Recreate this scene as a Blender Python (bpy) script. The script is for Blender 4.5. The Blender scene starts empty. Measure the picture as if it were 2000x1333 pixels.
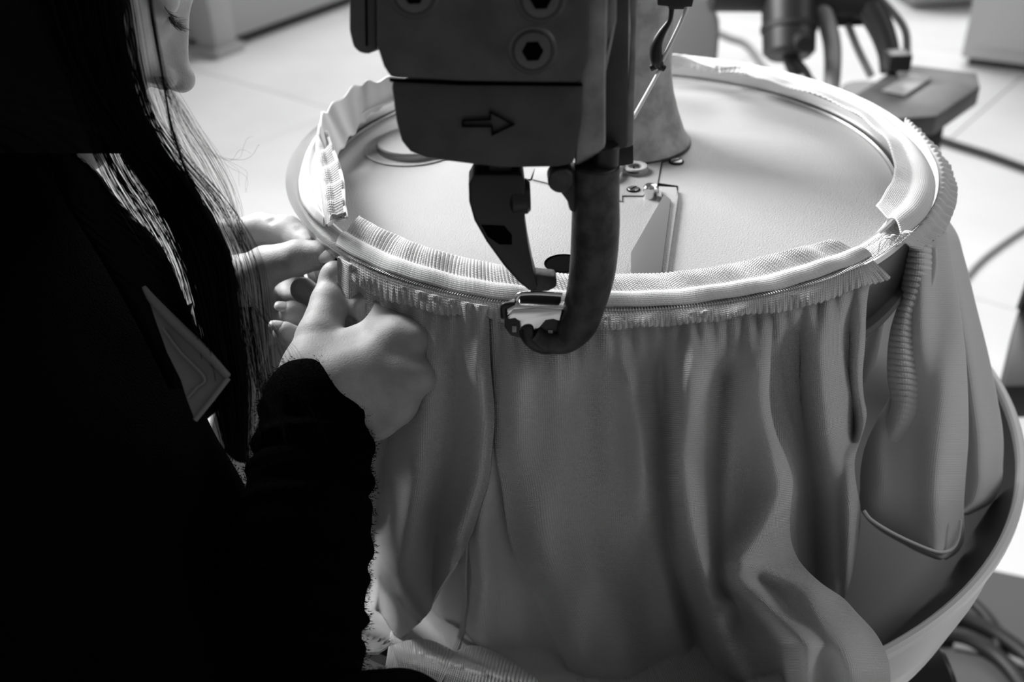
import bpy, bmesh, math, random
import numpy as np
from mathutils import Vector, Matrix

random.seed(7)
rng = np.random.default_rng(7)
S = bpy.context.scene
COL = S.collection

# ------------------------------------------------------------------ camera
F_PX, PITCH, ROLL = 1944.4, 0.57606, -0.04068
CAM = np.array([-0.06673, -0.63198, 0.25855])
_fw = np.array([0.0, math.cos(PITCH), -math.sin(PITCH)])
_r0 = np.array([1.0, 0, 0]); _u0 = np.cross(_r0, _fw)
_c, _s = math.cos(ROLL), math.sin(ROLL)
_rt = _c * _r0 + _s * _u0
_up = -_s * _r0 + _c * _u0
cam = bpy.data.cameras.new('camera')
cam_o = bpy.data.objects.new('camera', cam); COL.objects.link(cam_o)
M = Matrix.Identity(4)
for i in range(3):
    M[i][0], M[i][1], M[i][2], M[i][3] = _rt[i], _up[i], -_fw[i], CAM[i]
cam_o.matrix_world = M
cam.sensor_width = 36.0; cam.sensor_fit = 'HORIZONTAL'
cam.lens = F_PX / 2000 * 36.0
cam.clip_start = 0.02; cam.clip_end = 60
cam.dof.use_dof = True; cam.dof.focus_distance = 0.535; cam.dof.aperture_fstop = 7.0
S.camera = cam_o

# ------------------------------------------------------------------ world, lights, exposure
S.view_settings.view_transform = 'Standard'; S.view_settings.look = 'None'
S.view_settings.exposure = 0.12; S.view_settings.gamma = 1.0
S.view_settings.use_curve_mapping = False
W = bpy.data.worlds.new('room_light'); S.world = W; W.use_nodes = True
W.node_tree.nodes['Background'].inputs[0].default_value = (1, 1, 1, 1)
W.node_tree.nodes['Background'].inputs[1].default_value = 0.14

def area(name, loc, target, sx, sy, power):
    l = bpy.data.lights.new(name, 'AREA'); l.shape = 'RECTANGLE'; l.size = sx; l.size_y = sy; l.energy = power
    o = bpy.data.objects.new(name, l); COL.objects.link(o); o.location = loc
    o.rotation_euler = (Vector(target) - Vector(loc)).to_track_quat('-Z', 'Y').to_euler()
    return o
area('key_light_left', (-1.05, .85, .95), (-.1, 0.05, -0.05), .75, .75, 72)  # unseen near lamp, set close so brightness falls off across the dial
area('window_light_back', (0.9, 4.6, 1.8), (0.1, 0.5, -0.5), 3.2, 1.6, 145)

area('fill_light_right', (2.5, -.2, 1.2), (0.1, -.1, -0.15), 1.3, 1.3, 14)  # weak unseen fill added to model the cloth folds; no known window

# ------------------------------------------------------------------ places in the room
def PX(px, py, d):
    """world point seen at a pixel, d metres in front of the camera"""
    return CAM + d * (_fw + _rt * ((px - 1000) / F_PX) + _up * ((666.5 - py) / F_PX))
def ray(px, py):
    return _fw + _rt * ((px - 1000) / F_PX) + _up * ((666.5 - py) / F_PX)
def PZ(px, py, z):
    v = ray(px, py); return CAM + v * ((z - CAM[2]) / v[2])
def PY(px, py, y):
    v = ray(px, py); return CAM + v * ((y - CAM[1]) / v[1])
def PR(px, py, r):
    """near point at distance r from the dial's axis"""
    v = ray(px, py); a = v[0]**2 + v[1]**2; b = v[0]*CAM[0] + v[1]*CAM[1]; c = CAM[0]**2 + CAM[1]**2 - r*r
    D = b*b - a*c
    return CAM + v * ((-b - math.sqrt(max(D, 0))) / a)
def PXa(px, py, d):
    px, py, d = np.broadcast_arrays(np.asarray(px, float), py, d)
    return CAM + d[..., None] * (_fw + _rt * ((px - 1000) / F_PX)[..., None] + _up * ((666.5 - py) / F_PX)[..., None])
def to_px(P):
    Y = np.asarray(P) - CAM; d = Y @ _fw
    return np.stack([1000 + F_PX * (Y @ _rt) / d, 666.5 - F_PX * (Y @ _up) / d], -1)

# ------------------------------------------------------------------ materials (all neutral: the place is seen in black and white)
def mat(name, v, rough=0.5, metal=0.0, bump=None, mottle=None, spec=0.5, knit=None, sheen=0.0, sss=0.0, coat=0.0, double=False):
    m = bpy.data.materials.new(name); m.use_nodes = True
    nt = m.node_tree; N = nt.nodes; L = nt.links; b = N['Principled BSDF']
    b.inputs['Base Color'].default_value = (v, v, v, 1); b.inputs['Roughness'].default_value = rough
    b.inputs['Metallic'].default_value = metal; b.inputs['Specular IOR Level'].default_value = spec
    if sheen: b.inputs['Sheen Weight'].default_value = sheen; b.inputs['Sheen Roughness'].default_value = 0.4
    if coat: b.inputs['Coat Weight'].default_value = coat; b.inputs['Coat Roughness'].default_value = 0.15
    if sss:
        b.inputs['Subsurface Weight'].default_value = sss
        b.inputs['Subsurface Radius'].default_value = (0.004, 0.004, 0.004); b.inputs['Subsurface Scale'].default_value = 1.0
    co = N.new('ShaderNodeTexCoord')
    h = None
    if mottle:
        sc, amt = mottle
        t = N.new('ShaderNodeTexNoise'); t.inputs['Scale'].default_value = sc; t.inputs['Detail'].default_value = 6
        L.new(co.outputs['Object'], t.inputs['Vector'])
        r = N.new('ShaderNodeValToRGB')
        lo, hi = max(v*(1-amt), 0), min(v*(1+amt), 1)
        r.color_ramp.elements[0].position = .35; r.color_ramp.elements[1].position = .65
        r.color_ramp.elements[0].color = (lo, lo, lo, 1); r.color_ramp.elements[1].color = (hi, hi, hi, 1)
        L.new(t.outputs['Fac'], r.inputs['Fac']); L.new(r.outputs['Color'], b.inputs['Base Color'])
    if bump:
        sc, st, dist = bump
        t = N.new('ShaderNodeTexNoise'); t.inputs['Scale'].default_value = sc; t.inputs['Detail'].default_value = 3
        L.new(co.outputs['Object'], t.inputs['Vector']); h = t.outputs['Fac']
        bp = N.new('ShaderNodeBump'); bp.inputs['Strength'].default_value = st; bp.inputs['Distance'].default_value = dist
        L.new(h, bp.inputs['Height']); L.new(bp.outputs['Normal'], b.inputs['Normal'])
    if knit:
        pu, pv, st, dist = knit           # stitch pitch (m) across and along, bump strength, height
        sx = N.new('ShaderNodeSeparateXYZ'); L.new(co.outputs['UV'], sx.inputs[0])
        def mth(op, a, bb=None):
            n = N.new('ShaderNodeMath'); n.operation = op
            for i, q in enumerate((a, bb)):
                if q is None: continue
                if isinstance(q, (int, float)): n.inputs[i].default_value = q
                else: L.new(q, n.inputs[i])
            return n.outputs[0]
        u2 = mth('MULTIPLY', sx.outputs[0], 2*math.pi/pu)
        cu = mth('COSINE', u2)
        vv = mth('ADD', mth('MULTIPLY', sx.outputs[1], 2*math.pi/pv), mth('MULTIPLY', mth('ABSOLUTE', mth('SINE', mth('MULTIPLY', u2, .5))), 2.2))
        hh = mth('ADD', mth('MULTIPLY', cu, .5), mth('MULTIPLY', mth('SINE', vv), .5))
        bp = N.new('ShaderNodeBump'); bp.inputs['Strength'].default_value = st; bp.inputs['Distance'].default_value = dist
        L.new(hh, bp.inputs['Height']); L.new(bp.outputs['Normal'], b.inputs['Normal'])
    return m

MT = {}
MT['tile'] = mat('floor_tile_glaze', .78, .45, mottle=(3, .04))
MT['grout'] = mat('grout', .5, .9)
MT['plate'] = mat('dial_enamel', .33, .5, bump=(1000, .6, .0009), mottle=(9, .03), spec=.35)
MT['steel'] = mat('bright_steel', .62, .28, 1.0)
MT['pins'] = mat('point_steel', .7, .3, 1.0)
MT['blackdrum'] = mat('black_enamel', .012, .35)
MT['iron'] = mat('grey_cast_iron_paint', .05, .5, mottle=(60, .3), bump=(500, .25, .0006))
MT['ironlow'] = mat('grey_cast_iron_cover', .038, .55, mottle=(60, .25), bump=(500, .25, .0006))
MT['ironlit'] = mat('grey_cast_iron_lit', .2, .5, mottle=(80, .3), bump=(500, .25, .0006))  # lighter copy of the casting grey, stands in for light on its edges
MT['column'] = mat('column_grey_paint', .36, .38, mottle=(90, .22), bump=(900, .25, .0005))
MT['blued'] = mat('blued_steel', .02, .38, .3)
MT['bluedarm'] = mat('worn_blued_casting', .035, .5, .2, mottle=(120, .6), bump=(700, .35, .0006))
MT['hole'] = mat('dark_recess', .002, .9, spec=.02)
MT['bolt'] = mat('bolt_steel', .10, .45, .6)
MT['chrome'] = mat('polished_steel', .75, .18, 1.0)
MT['screw'] = mat('dull_screw_steel', .25, .4, .9)
MT['sheet'] = mat('grey_sheet_metal', .12, .6, spec=.2)
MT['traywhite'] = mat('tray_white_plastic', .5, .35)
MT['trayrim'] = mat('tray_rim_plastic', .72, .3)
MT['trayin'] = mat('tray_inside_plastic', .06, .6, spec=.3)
MT['knit'] = mat('white_knit', .74, .9, knit=(.00145, .0012, .8, .0009), sheen=.15)
MT['knitfine'] = mat('white_knit_inside', .72, .9, knit=(.0011, .0011, .5, .0005), sheen=.1)
MT['rib'] = mat('white_rib_knit', .86, .9, knit=(.0011, .0011, .5, .0005), sheen=.15)
MT['skin'] = mat('skin', .42, .55, bump=(1100, .35, .0006), sss=.08, mottle=(160, .07), spec=.35)
MT['nail'] = mat('finger_nail', .48, .4, spec=.4)
MT['hair'] = mat('black_hair', .003, .36, spec=.07)
MT['lash'] = mat('eyelash', .004, .6)
MT['sweater'] = mat('black_pile_sweater', .0016, .95, spec=.02, bump=(900, .6, .002))
MT['shirt'] = mat('grey_shirt_collar', .16, .9, bump=(800, .2, .0005))
MT['bggrey'] = mat('grey_painted_steel', .36, .5)
MT['bglight'] = mat('light_laminate', .62, .4)
MT['bgmid'] = mat('mid_grey_plastic', .3, .5)
MT['bgdark'] = mat('dark_rubber', .012, .6)
MT['bgblack'] = mat('black_machine_paint', .014, .45)
MT['bgplate'] = mat('worn_grey_table_plate', .10, .5, mottle=(14, .35), spec=.3)
MT['mat'] = mat('dark_floor_sheet', .10, .8)  # tone of the sheet added to darken the floor
MT['trousers'] = mat('black_trousers', .004, .95, spec=.05)
MT['bgcard'] = mat('grey_cabinet_panel', .45, .6)
MT['cable'] = mat('black_cable', .012, .5)
MT['cablegrey'] = mat('grey_cable', .3, .5)
MT['thread'] = mat('white_yarn', .75, .8)

# ------------------------------------------------------------------ object helpers
def tag(o, label=None, cat=None, group=None, kind=None):
    if label: o['label'] = label
    if cat: o['category'] = cat
    if group: o['group'] = group
    if kind: o['kind'] = kind
    return o
def empty(name, loc, label, cat, group=None):
    o = bpy.data.objects.new(name, None); COL.objects.link(o); o.location = loc; o.empty_display_size = .02
    return tag(o, label, cat, group)
def place(o, parent):
    if parent is not None:
        bpy.context.view_layer.update()
        o.parent = parent; o.matrix_parent_inverse = parent.matrix_world.inverted()
    return o
def meshobj(name, V, Fc, m, parent=None, smooth=True, uv=None):
    me = bpy.data.meshes.new(name)
    me.from_pydata([tuple(map(float, v)) for v in V], [], [tuple(map(int, f)) for f in Fc])
    if uv is not None:
        l = me.uv_layers.new(name='UVMap')
        vi = np.empty(len(me.loops), dtype=np.int32); me.loops.foreach_get('vertex_index', vi)
        l.data.foreach_set('uv', np.asarray(uv, dtype=np.float32)[vi].ravel())
    if smooth: me.polygons.foreach_set('use_smooth', [True]*len(me.polygons))
    me.materials.append(m if not isinstance(m, str) else MT[m])
    me.update()
    o = bpy.data.objects.new(name, me); COL.objects.link(o)
    return place(o, parent)
def bmobj(name, bm, m, parent=None, smooth=False, fixn=True):
    if fixn: bmesh.ops.recalc_face_normals(bm, faces=bm.faces)
    me = bpy.data.meshes.new(name); bm.to_mesh(me); bm.free()
    if smooth: me.polygons.foreach_set('use_smooth', [True]*len(me.polygons))
    me.materials.append(MT[m] if isinstance(m, str) else m)
    o = bpy.data.objects.new(name, me); COL.objects.link(o)
    return place(o, parent)
def autosmooth(o, deg=35):
    me = o.data
    me.polygons.foreach_set('use_smooth', [True]*len(me.polygons))
    bm = bmesh.new(); bm.from_mesh(me)
    for e in bm.edges:
        if len(e.link_faces) == 2 and e.calc_face_angle(0) > math.radians(deg): e.smooth = False
    bm.to_mesh(me); bm.free()
    return o
def grid_faces(nx, ny, closed=False):
    f = []
    for j in range(ny-1):
        for i in range(nx-1 if not closed else nx):
            a = j*nx+i; b = j*nx+(i+1) % nx
            f.append((a, b, b+nx, a+nx))
    return f
def lathe(name, prof, m, parent=None, center=(0, 0, 0), n=96, smooth=35, cap=False):
    V = []; k = len(prof)
    for r, z in prof:
        for i in range(n):
            a = 2*math.pi*i/n; V.append((center[0]+r*math.cos(a), center[1]+r*math.sin(a), center[2]+z))
    Fc = grid_faces(n, k, True)
    if cap:
        Fc.append(tuple(range((k-1)*n, k*n))); Fc.append(tuple(range(n-1, -1, -1)))
    o = meshobj(name, V, Fc, m, parent)
    bm = bmesh.new(); bm.from_mesh(o.data); bmesh.ops.recalc_face_normals(bm, faces=bm.faces); bm.to_mesh(o.data); bm.free()
    return autosmooth(o, smooth)
def bevelled(bm, w, seg=2):
    if w > 0:
        bmesh.ops.bevel(bm, geom=list(bm.edges), offset=w, segments=seg, affect='EDGES', profile=.6, clamp_overlap=True)
def slab_pts(name, pts, ext, m, parent=None, bevel=.0008, seg=2, smooth=True):
    """closed outline (3-D points in a plane) extruded by the vector ext"""
    bm = bmesh.new()
    vs = [bm.verts.new(tuple(p)) for p in pts]
    f = bm.faces.new(vs)
    r = bmesh.ops.extrude_face_region(bm, geom=[f])
    bmesh.ops.translate(bm, vec=Vector(tuple(ext)), verts=[g for g in r['geom'] if isinstance(g, bmesh.types.BMVert)])
    bmesh.ops.recalc_face_normals(bm, faces=bm.faces)
    if bevel:
        es = [e for e in bm.edges if len(e.link_faces) == 2 and e.calc_face_angle(0) > .5]
        bmesh.ops.bevel(bm, geom=es, offset=bevel, segments=seg, affect='EDGES', profile=.6, clamp_overlap=True)
    o = bmobj(name, bm, m, parent)
    return autosmooth(o, 40) if smooth else o
def slab(name, poly, y0, thick, m, parent=None, bevel=.0008, seg=2):
    return slab_pts(name, [PY(x, y, y0) for x, y in poly], (0, thick, 0), m, parent, bevel, seg)
def box(name, c, size, m, parent=None, rotz=0, bevel=.002, rot=None):
    bm = bmesh.new(); bmesh.ops.create_cube(bm, size=1)
    bmesh.ops.scale(bm, vec=size, verts=bm.verts)
    bevelled(bm, bevel)
    R = rot if rot is not None else Matrix.Rotation(rotz, 3, 'Z')
    bmesh.ops.rotate(bm, cent=(0, 0, 0), matrix=R, verts=bm.verts)
    bmesh.ops.translate(bm, vec=tuple(c), verts=bm.verts)
    o = bmobj(name, bm, m, parent)
    return autosmooth(o, 40)
def frame_of(t, ref):
    t = t/np.linalg.norm(t); a = np.cross(t, ref)
    if np.linalg.norm(a) < 1e-6: a = np.cross(t, np.array([1., .3, 0]))
    a /= np.linalg.norm(a); return a, np.cross(t, a)
def catmull(P, n):
    P = np.asarray(P, float); k = len(P)
    t = np.linspace(0, k-1, n); i = np.minimum(t.astype(int), k-2); f = (t-i)[:, None]
    g = lambda j: P[np.clip(j, 0, k-1)]
    p0, p1, p2, p3 = g(i-1), g(i), g(i+1), g(i+2)
    p0 = np.where((i == 0)[:, None], 2*p1-p2, p0); p3 = np.where((i == k-2)[:, None], 2*p2-p1, p3)
    return .5*(2*p1+(p2-p0)*f+(2*p0-5*p1+4*p2-p3)*f**2+(3*p1-p0-3*p2+p3)*f**3)
def tube(name, pts, rad, m, parent=None, n=14, sub=5, ref=(0, 1, 0), flat=1.0):
    pts = np.asarray(pts, float); k = (len(pts)-1)*sub+1
    P = catmull(pts, k)
    r = np.full(len(pts), rad) if np.isscalar(rad) else np.asarray(rad, float)
    R = catmull(r[:, None], k)[:, 0]
    ref = np.asarray(ref, float); V = []
    T = np.gradient(P, axis=0)
    for p, t, q in zip(P, T, R):
        a, b = frame_of(t, ref)
        for i in range(n):
            w = 2*math.pi*i/n; V.append(p+q*(a*math.cos(w)+b*math.sin(w)*flat))
    Fc = grid_faces(n, k, True); Fc.append(tuple(range(n-1, -1, -1))); Fc.append(tuple(range((k-1)*n, k*n)))
    o = meshobj(name, V, Fc, m, parent)
    return autosmooth(o, 50)
def cyl(name, a, b, r0, r1, m, parent=None, n=32, bevel=.0006):
    a = np.asarray(a, float); b = np.asarray(b, float); t = b-a; L = np.linalg.norm(t); u, v = frame_of(t, np.array([.1, .2, 1.]))
    t = t/L; V = []
    e = min(bevel, L*.4, r0*.5)
    for s, r in ((0, r0-e), (e, r0), (L-e, r1), (L, r1-e)):
        for i in range(n):
            w = 2*math.pi*i/n; V.append(a+t*s+r*(u*math.cos(w)+v*math.sin(w)))
    Fc = grid_faces(n, 4, True); Fc.append(tuple(range(n-1, -1, -1))); Fc.append(tuple(range(3*n, 4*n)))
    o = meshobj(name, V, Fc, m, parent)
    bm = bmesh.new(); bm.from_mesh(o.data); bmesh.ops.recalc_face_normals(bm, faces=bm.faces); bm.to_mesh(o.data); bm.free()
    return autosmooth(o, 40)
def interp(ks, vs, x):
    """smooth (Catmull-Rom) interpolation of a table"""
    ks = np.asarray(ks, float); vs = np.asarray(vs, float); x = np.asarray(x, float)
    i = np.clip(np.searchsorted(ks, x, side='right')-1, 0, len(ks)-2)
    h = ks[i+1]-ks[i]; t = np.clip((x-ks[i])/h, -.6, 1.6)
    d = np.gradient(vs, ks)
    return (2*t**3-3*t**2+1)*vs[i]+(t**3-2*t**2+t)*h*d[i]+(-2*t**3+3*t**2)*vs[i+1]+(t**3-t**2)*h*d[i+1]
def solid(o, th, offset=0):
    md = o.modifiers.new('thickness', 'SOLIDIFY'); md.thickness = th; md.offset = offset
    return o
def sheet(name, G, m, parent=None, th=.0016, offset=0):
    """cloth from a (rows, cols, 3) grid of points, with metric uv"""
    G = np.asarray(G); ny, nx, _ = G.shape
    du = np.linalg.norm(np.diff(G, axis=1), axis=2).mean(0); dv = np.linalg.norm(np.diff(G, axis=0), axis=2).mean(1)
    u = np.concatenate([[0], np.cumsum(du)]); v = np.concatenate([[0], np.cumsum(dv)])
    UV = np.stack(np.meshgrid(u, v), -1).reshape(-1, 2)
    o = meshobj(name, G.reshape(-1, 3), grid_faces(nx, ny), m, parent, uv=UV)
    if th: solid(o, th, offset)
    return o
# ================================================================== THE SETTING
FZ = -0.95
floor = box('floor', (0.5, 2.3, FZ-.05), (9, 10, .09), 'grout', bevel=0)
tag(floor, kind='structure')
_ta = PZ(1850, 277, FZ); _tb = PZ(1996, 150, FZ)
ANG = math.atan2(_tb[1]-_ta[1], _tb[0]-_ta[0])
TS = .9
def make_tile_mesh():
    bm = bmesh.new(); bmesh.ops.create_cube(bm, size=1); bmesh.ops.scale(bm, vec=(TS-.004, TS-.004, .006), verts=bm.verts)
    bevelled(bm, .0012, 1)
    me = bpy.data.meshes.new('floor_tile'); bm.to_mesh(me); bm.free(); me.materials.append(MT['tile']); return me
_tm = make_tile_mesh()
_ca, _sa = math.cos(ANG), math.sin(ANG)
bpy.context.view_layer.update()
for i in range(-9, 10):
    for j in range(-9, 10):
        x = _ta[0] + (i+.5)*TS*_ca - (j+.5)*TS*_sa; y = _ta[1] + (i+.5)*TS*_sa + (j+.5)*TS*_ca
        if -3.3 < x < 4.3 and -2.0 < y < 6.6:
            t = bpy.data.objects.new('floor_tile', _tm); COL.objects.link(t)
            t.location = (x, y, FZ-.002); t.rotation_euler = (0, 0, ANG)
            place(t, floor)

wall_b = box('wall_back', (.5, 6.85, .5), (7.9, .1, 2.9), 'bglight', bevel=0); tag(wall_b, kind='structure')
wall_l = box('wall_left', (-3.45, 2.2, .5), (.1, 9.2, 2.9), 'bglight', bevel=0); tag(wall_l, kind='structure')

# ------------------------------------------------------------------ workbench at the back left
def fl(px, py): return PZ(px, py, FZ)
wb0 = fl(428, 104)
wb = empty('workbench', wb0, 'pale workbench with square legs and low rail, behind the face', 'workbench')
e1 = fl(690, 8)-wb0; l1 = np.linalg.norm(e1[:2]); a1 = math.atan2(e1[1], e1[0])
e2 = fl(330, 40)-wb0; l2 = 1.0; a2 = a1+math.pi/2
d1 = np.array([math.cos(a1), math.sin(a1), 0]); d2 = np.array([math.cos(a2), math.sin(a2), 0])
LW = .115
for s, q in ((0, 0), (2.2, 0), (0, 1.0), (2.2, 1.0)):
    c = wb0+d1*s+d2*q
    box('leg', (c[0], c[1], FZ+.37), (LW, LW, .74), 'bggrey', wb, rotz=a1, bevel=.008)
    box('foot_pad', (c[0], c[1], FZ+.02), (LW*1.35, LW*1.35, .04), 'bggrey', wb, rotz=a1, bevel=.006)
for q in (0, 1.0):
    c = wb0+d1*1.1+d2*q; box('rail', (c[0], c[1], FZ+.155), (2.2, .06, .21), 'bggrey', wb, rotz=a1, bevel=.004)
for s in (0, 2.2):
    c = wb0+d1*s+d2*.5; box('rail', (c[0], c[1], FZ+.155), (.06, 1.0, .21), 'bggrey', wb, rotz=a1, bevel=.004)
c = wb0+d1*1.1+d2*.5
box('low_shelf', (c[0], c[1], FZ+.27), (2.15, .95, .02), 'bglight', wb, rotz=a1)
box('plinth_gap_shade', (c[0]+.0, c[1], FZ+.025), (2.0, .86, .05), 'bgdark', wb, rotz=a1)  # dark box standing in for the shaded gap below the rail
box('worktop', (c[0], c[1], FZ+.755), (2.5, 1.3, .04), 'bglight', wb, rotz=a1)

# ------------------------------------------------------------------ office chair back seen behind the column
ch = PX(1356, 60, 1.75)
chair = empty('office_chair', (ch[0], ch[1]+.05, FZ), 'grey chair with rounded backrest behind the machine column', 'chair')
def rounded_rect(w, h, r, n=6):
    o = []
    for cx, cz, a0 in ((w/2-r, h/2-r, 0), (-w/2+r, h/2-r, 90), (-w/2+r, -h/2+r, 180), (w/2-r, -h/2+r, 270)):
        for i in range(n+1):
            a = math.radians(a0+90*i/n); o.append((cx+r*math.cos(a), cz+r*math.sin(a)))
    return o
bk = PX(1322, 90, 1.75)
slab_pts('backrest', [np.array([bk[0]+x, bk[1], bk[2]+z]) for x, z in rounded_rect(.15, .185, .07)], (0, .035, 0), 'bgmid', chair, .01, 3)
cyl('post', (bk[0], bk[1]+.045, bk[2]-.3), (bk[0], bk[1]+.045, bk[2]-.05), .014, .014, 'bgdark', chair)
box('seat', (bk[0], bk[1]+.22, bk[2]-.31), (.38, .38, .06), 'bgmid', chair, bevel=.02)
cyl('stem', (bk[0], bk[1]+.22, FZ+.06), (bk[0], bk[1]+.22, bk[2]-.33), .025, .025, 'bgdark', chair)
for i in range(5):
    a = i*2*math.pi/5+.3
    tube('leg', [(bk[0], bk[1]+.22, FZ+.07), (bk[0]+.25*math.cos(a), bk[1]+.22+.25*math.sin(a), FZ+.02)], [.022, .015], 'bgdark', chair)

# ------------------------------------------------------------------ second machine at the back right
MD = 1.5
mz = PX(1790, 170, MD)[2]
m2b = PX(1690, 200, MD+.1)
m2 = empty('background_machine', (m2b[0], m2b[1], FZ), 'black machine with motor and curved arms standing behind the dial', 'machine')
tb = [PZ(x, y, mz) for x, y in ((1655, 196), (1762, 124), (1908, 142), (1915, 168), (1830, 226), (1700, 236))]
slab_pts('table_plate', tb, (0, 0, -.03), 'bgplate', m2, .003)
o_ = [PZ(x, y, mz+.003) for x, y in ((1722, 178), (1778, 146), (1822, 152), (1768, 188))]
slab_pts('inset_plate', o_, (0, 0, .002), 'bgmid', m2, .001)
lk = [PZ(x, y, mz-.034) for x, y in ((1740, 232), (1832, 224), (1845, 248), (1760, 262))]
slab_pts('bracket', lk, (0, 0, -.05), 'bgblack', m2, .004)
cyl('motor', PX(1541, -60, 1.55), PX(1541, 112, 1.55), .043, .040, 'bgblack', m2, bevel=.008)
cyl('motor_band', PX(1541, 50, 1.55), PX(1541, 62, 1.55), .0435, .0435, 'bgdark', m2)
cyl('motor_knob', PX(1560, 75, 1.52)-np.array([0, .03, 0]), PX(1560, 75, 1.52), .012, .012, 'bgdark', m2)
cyl('spindle', PX(1543, 110, 1.55), PX(1556, 150, 1.55), .013, .011, 'blued', m2)
tube('power_lead', [PX(*q, 1.54) for q in ((1556, 118), (1572, 138), (1590, 165), (1640, 200))], .006, 'cable', m2)
tube('curved_arm', [PX(*q, 1.55) for q in ((1578, -40), (1606, 20), (1624, 80), (1626, 140), (1620, 200))], [.014, .014, .014, .013, .012], 'bgmid', m2)
tube('curved_arm', [PX(*q, 1.55) for q in ((1660, -60), (1690, 0), (1718, 50), (1735, 100), (1738, 140))], [.024, .022, .02, .017, .015], 'bgblack', m2)
tube('strut', [PX(*q, 1.57) for q in ((1655, 45), (1675, 95), (1702, 150))], .006, 'bgmid', m2)
tube('thin_hose', [PX(*q, 1.57) for q in ((1690, -30), (1740, 20), (1768, 60), (1772, 110))], .006, 'bgmid', m2)
box('arm_clamp', PX(1752, 118, 1.5), (.034, .034, .026), 'bgblack', m2, bevel=.004)
tube('cross_beam', [PX(*q, 1.56) for q in ((1390, -22), (1500, -20), (1600, -12), (1700, -2))], .035, 'bgblack', m2)
box('gear_housing', PX(1650, 15, 1.58), (.06, .06, .045), 'bgblack', m2, bevel=.006)
tube('pedestal', [(m2b[0], m2b[1], FZ), (m2b[0], m2b[1], mz-.03)], .04, 'bgblack', m2)
box('pedestal_foot', (m2b[0], m2b[1], FZ+.015), (.34, .34, .03), 'bgblack', m2, bevel=.005)

# ------------------------------------------------------------------ pale cabinets top right
cb = fl(1873, 128); cb2 = fl(2060, 152)
av = cb2-cb; aa = math.atan2(av[1], av[0]); dv = np.array([math.cos(aa), math.sin(aa), 0]); dn = np.array([-math.sin(aa), math.cos(aa), 0])
cab = empty('cabinet', cb+dv*.5+dn*.3, 'light grey cabinet at the upper right corner', 'cabinet')
c = cb+dv*.5+dn*.3
box('body', (c[0], c[1], FZ+.48), (1.0, .6, .9), 'bgcard', cab, rotz=aa, bevel=.006)
for k in range(2):
    q = cb+dv*(.26+.48*k)-dn*.008
    box('door', (q[0], q[1], FZ+.48), (.45, .016, .8), 'bgcard', cab, rotz=aa, bevel=.003)
    h = q+dv*(.17 if k == 0 else -.17)-dn*.018
    cyl('handle', (h[0], h[1], FZ+.42), (h[0], h[1], FZ+.54), .007, .007, 'blued', cab)
box('plinth_gap_shade', (c[0], c[1], FZ+.015), (.95, .55, .03), 'bgdark', cab, rotz=aa, bevel=.002)
c3 = fl(1858, 22)
crt = empty('crate', (c3[0]+.05, c3[1]+.25, FZ), 'small grey crate left of the light grey cabinet', 'crate')
box('body', (c3[0]+.05, c3[1]+.25, FZ+.17), (.42, .42, .30), 'bgmid', crt, bevel=.01)
box('lid', (c3[0]+.05, c3[1]+.25, FZ+.34), (.45, .45, .04), 'bgmid', crt, bevel=.01)

# ------------------------------------------------------------------ leads and small things on the floor
def floor_cable(name, pts, r, m, label):
    o = tube(name, [fl(x, y)+np.array([0, 0, r+.003]) for x, y in pts], r, m, sub=8, ref=(0, 0, 1), n=10)
    return tag(o, label, 'cable')
floor_cable('floor_cable', ((1380, 60), (1425, 80), (1460, 95), (1500, 150), (1560, 215)), .011, 'cablegrey', 'grey cable curving over the floor beside the chair back')
floor_cable('floor_cable', ((1790, 262), (1850, 286), (1930, 312), (2040, 352)), .011, 'cable', 'dark cable lying straight across the floor at right')
floor_cable('floor_cable', ((2060, 415), (1960, 480), (1900, 530), (1850, 600)), .006, 'cablegrey', 'grey cable on the floor beyond the right sweater')
# dark side table cut off by the right edge
TZ = -.46
tp = [PZ(1953, 756, TZ), PZ(1990, 600, TZ)]
sidet = empty('side_table', (tp[0][0]+.55, tp[0][1]+.12, FZ), 'dark side table cut off by the right edge of the picture', 'table')
slab_pts('table_top', [tp[0], tp[1], tp[1]+np.array([.75, .02, 0]), tp[0]+np.array([.75, -.02, 0])], (0, 0, -.05), 'bgblack', sidet, .006)
cyl('rim_post', PZ(1994, 604, TZ), PZ(1994, 604, TZ)+np.array([.004, 0, .07]), .006, .006, 'bgdark', sidet)
cyl('pedestal', (tp[0][0]+.55, tp[0][1]+.12, FZ), (tp[0][0]+.55, tp[0][1]+.12, TZ-.05), .04, .04, 'bgblack', sidet)

# things under the tray, lower right
foot = fl(1815, 1330)
ped = empty('pedestal_base', (0, 0.02, FZ), 'black iron pedestal base on the floor under the tray', 'pedestal')
lathe('post', [(.045, .02), (.045, .60), (.06, .62)], 'bgblack', ped, center=(0, 0.02, FZ), n=40, cap=True)
for i in range(4):
    a = i*math.pi/2+.5
    tube('leg', [(0.04*math.cos(a), .02+.04*math.sin(a), FZ+.06), (.26*math.cos(a), .02+.26*math.sin(a), FZ+.03), (.34*math.cos(a), .02+.34*math.sin(a), FZ+.02)], [.03, .022, .02], 'bgblack', ped)
pd = PX(1815, 1325, .80)
pedal = empty('control_box', (pd[0], pd[1], FZ), 'black control box hanging under the tray', 'control box')
cyl('housing', pd+np.array([-.09, 0, -.03]), pd+np.array([.012, 0, .005]), .03, .03, 'bgblack', pedal)
cyl('end_ring', pd+np.array([.010, 0, .004]), pd+np.array([.016, 0, .006]), .022, .018, 'blued', pedal)
cyl('hanger', pd+np.array([-.04, 0, 0]), (pd[0]-.06, pd[1], -.30), .008, .008, 'bgblack', pedal)
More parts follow.
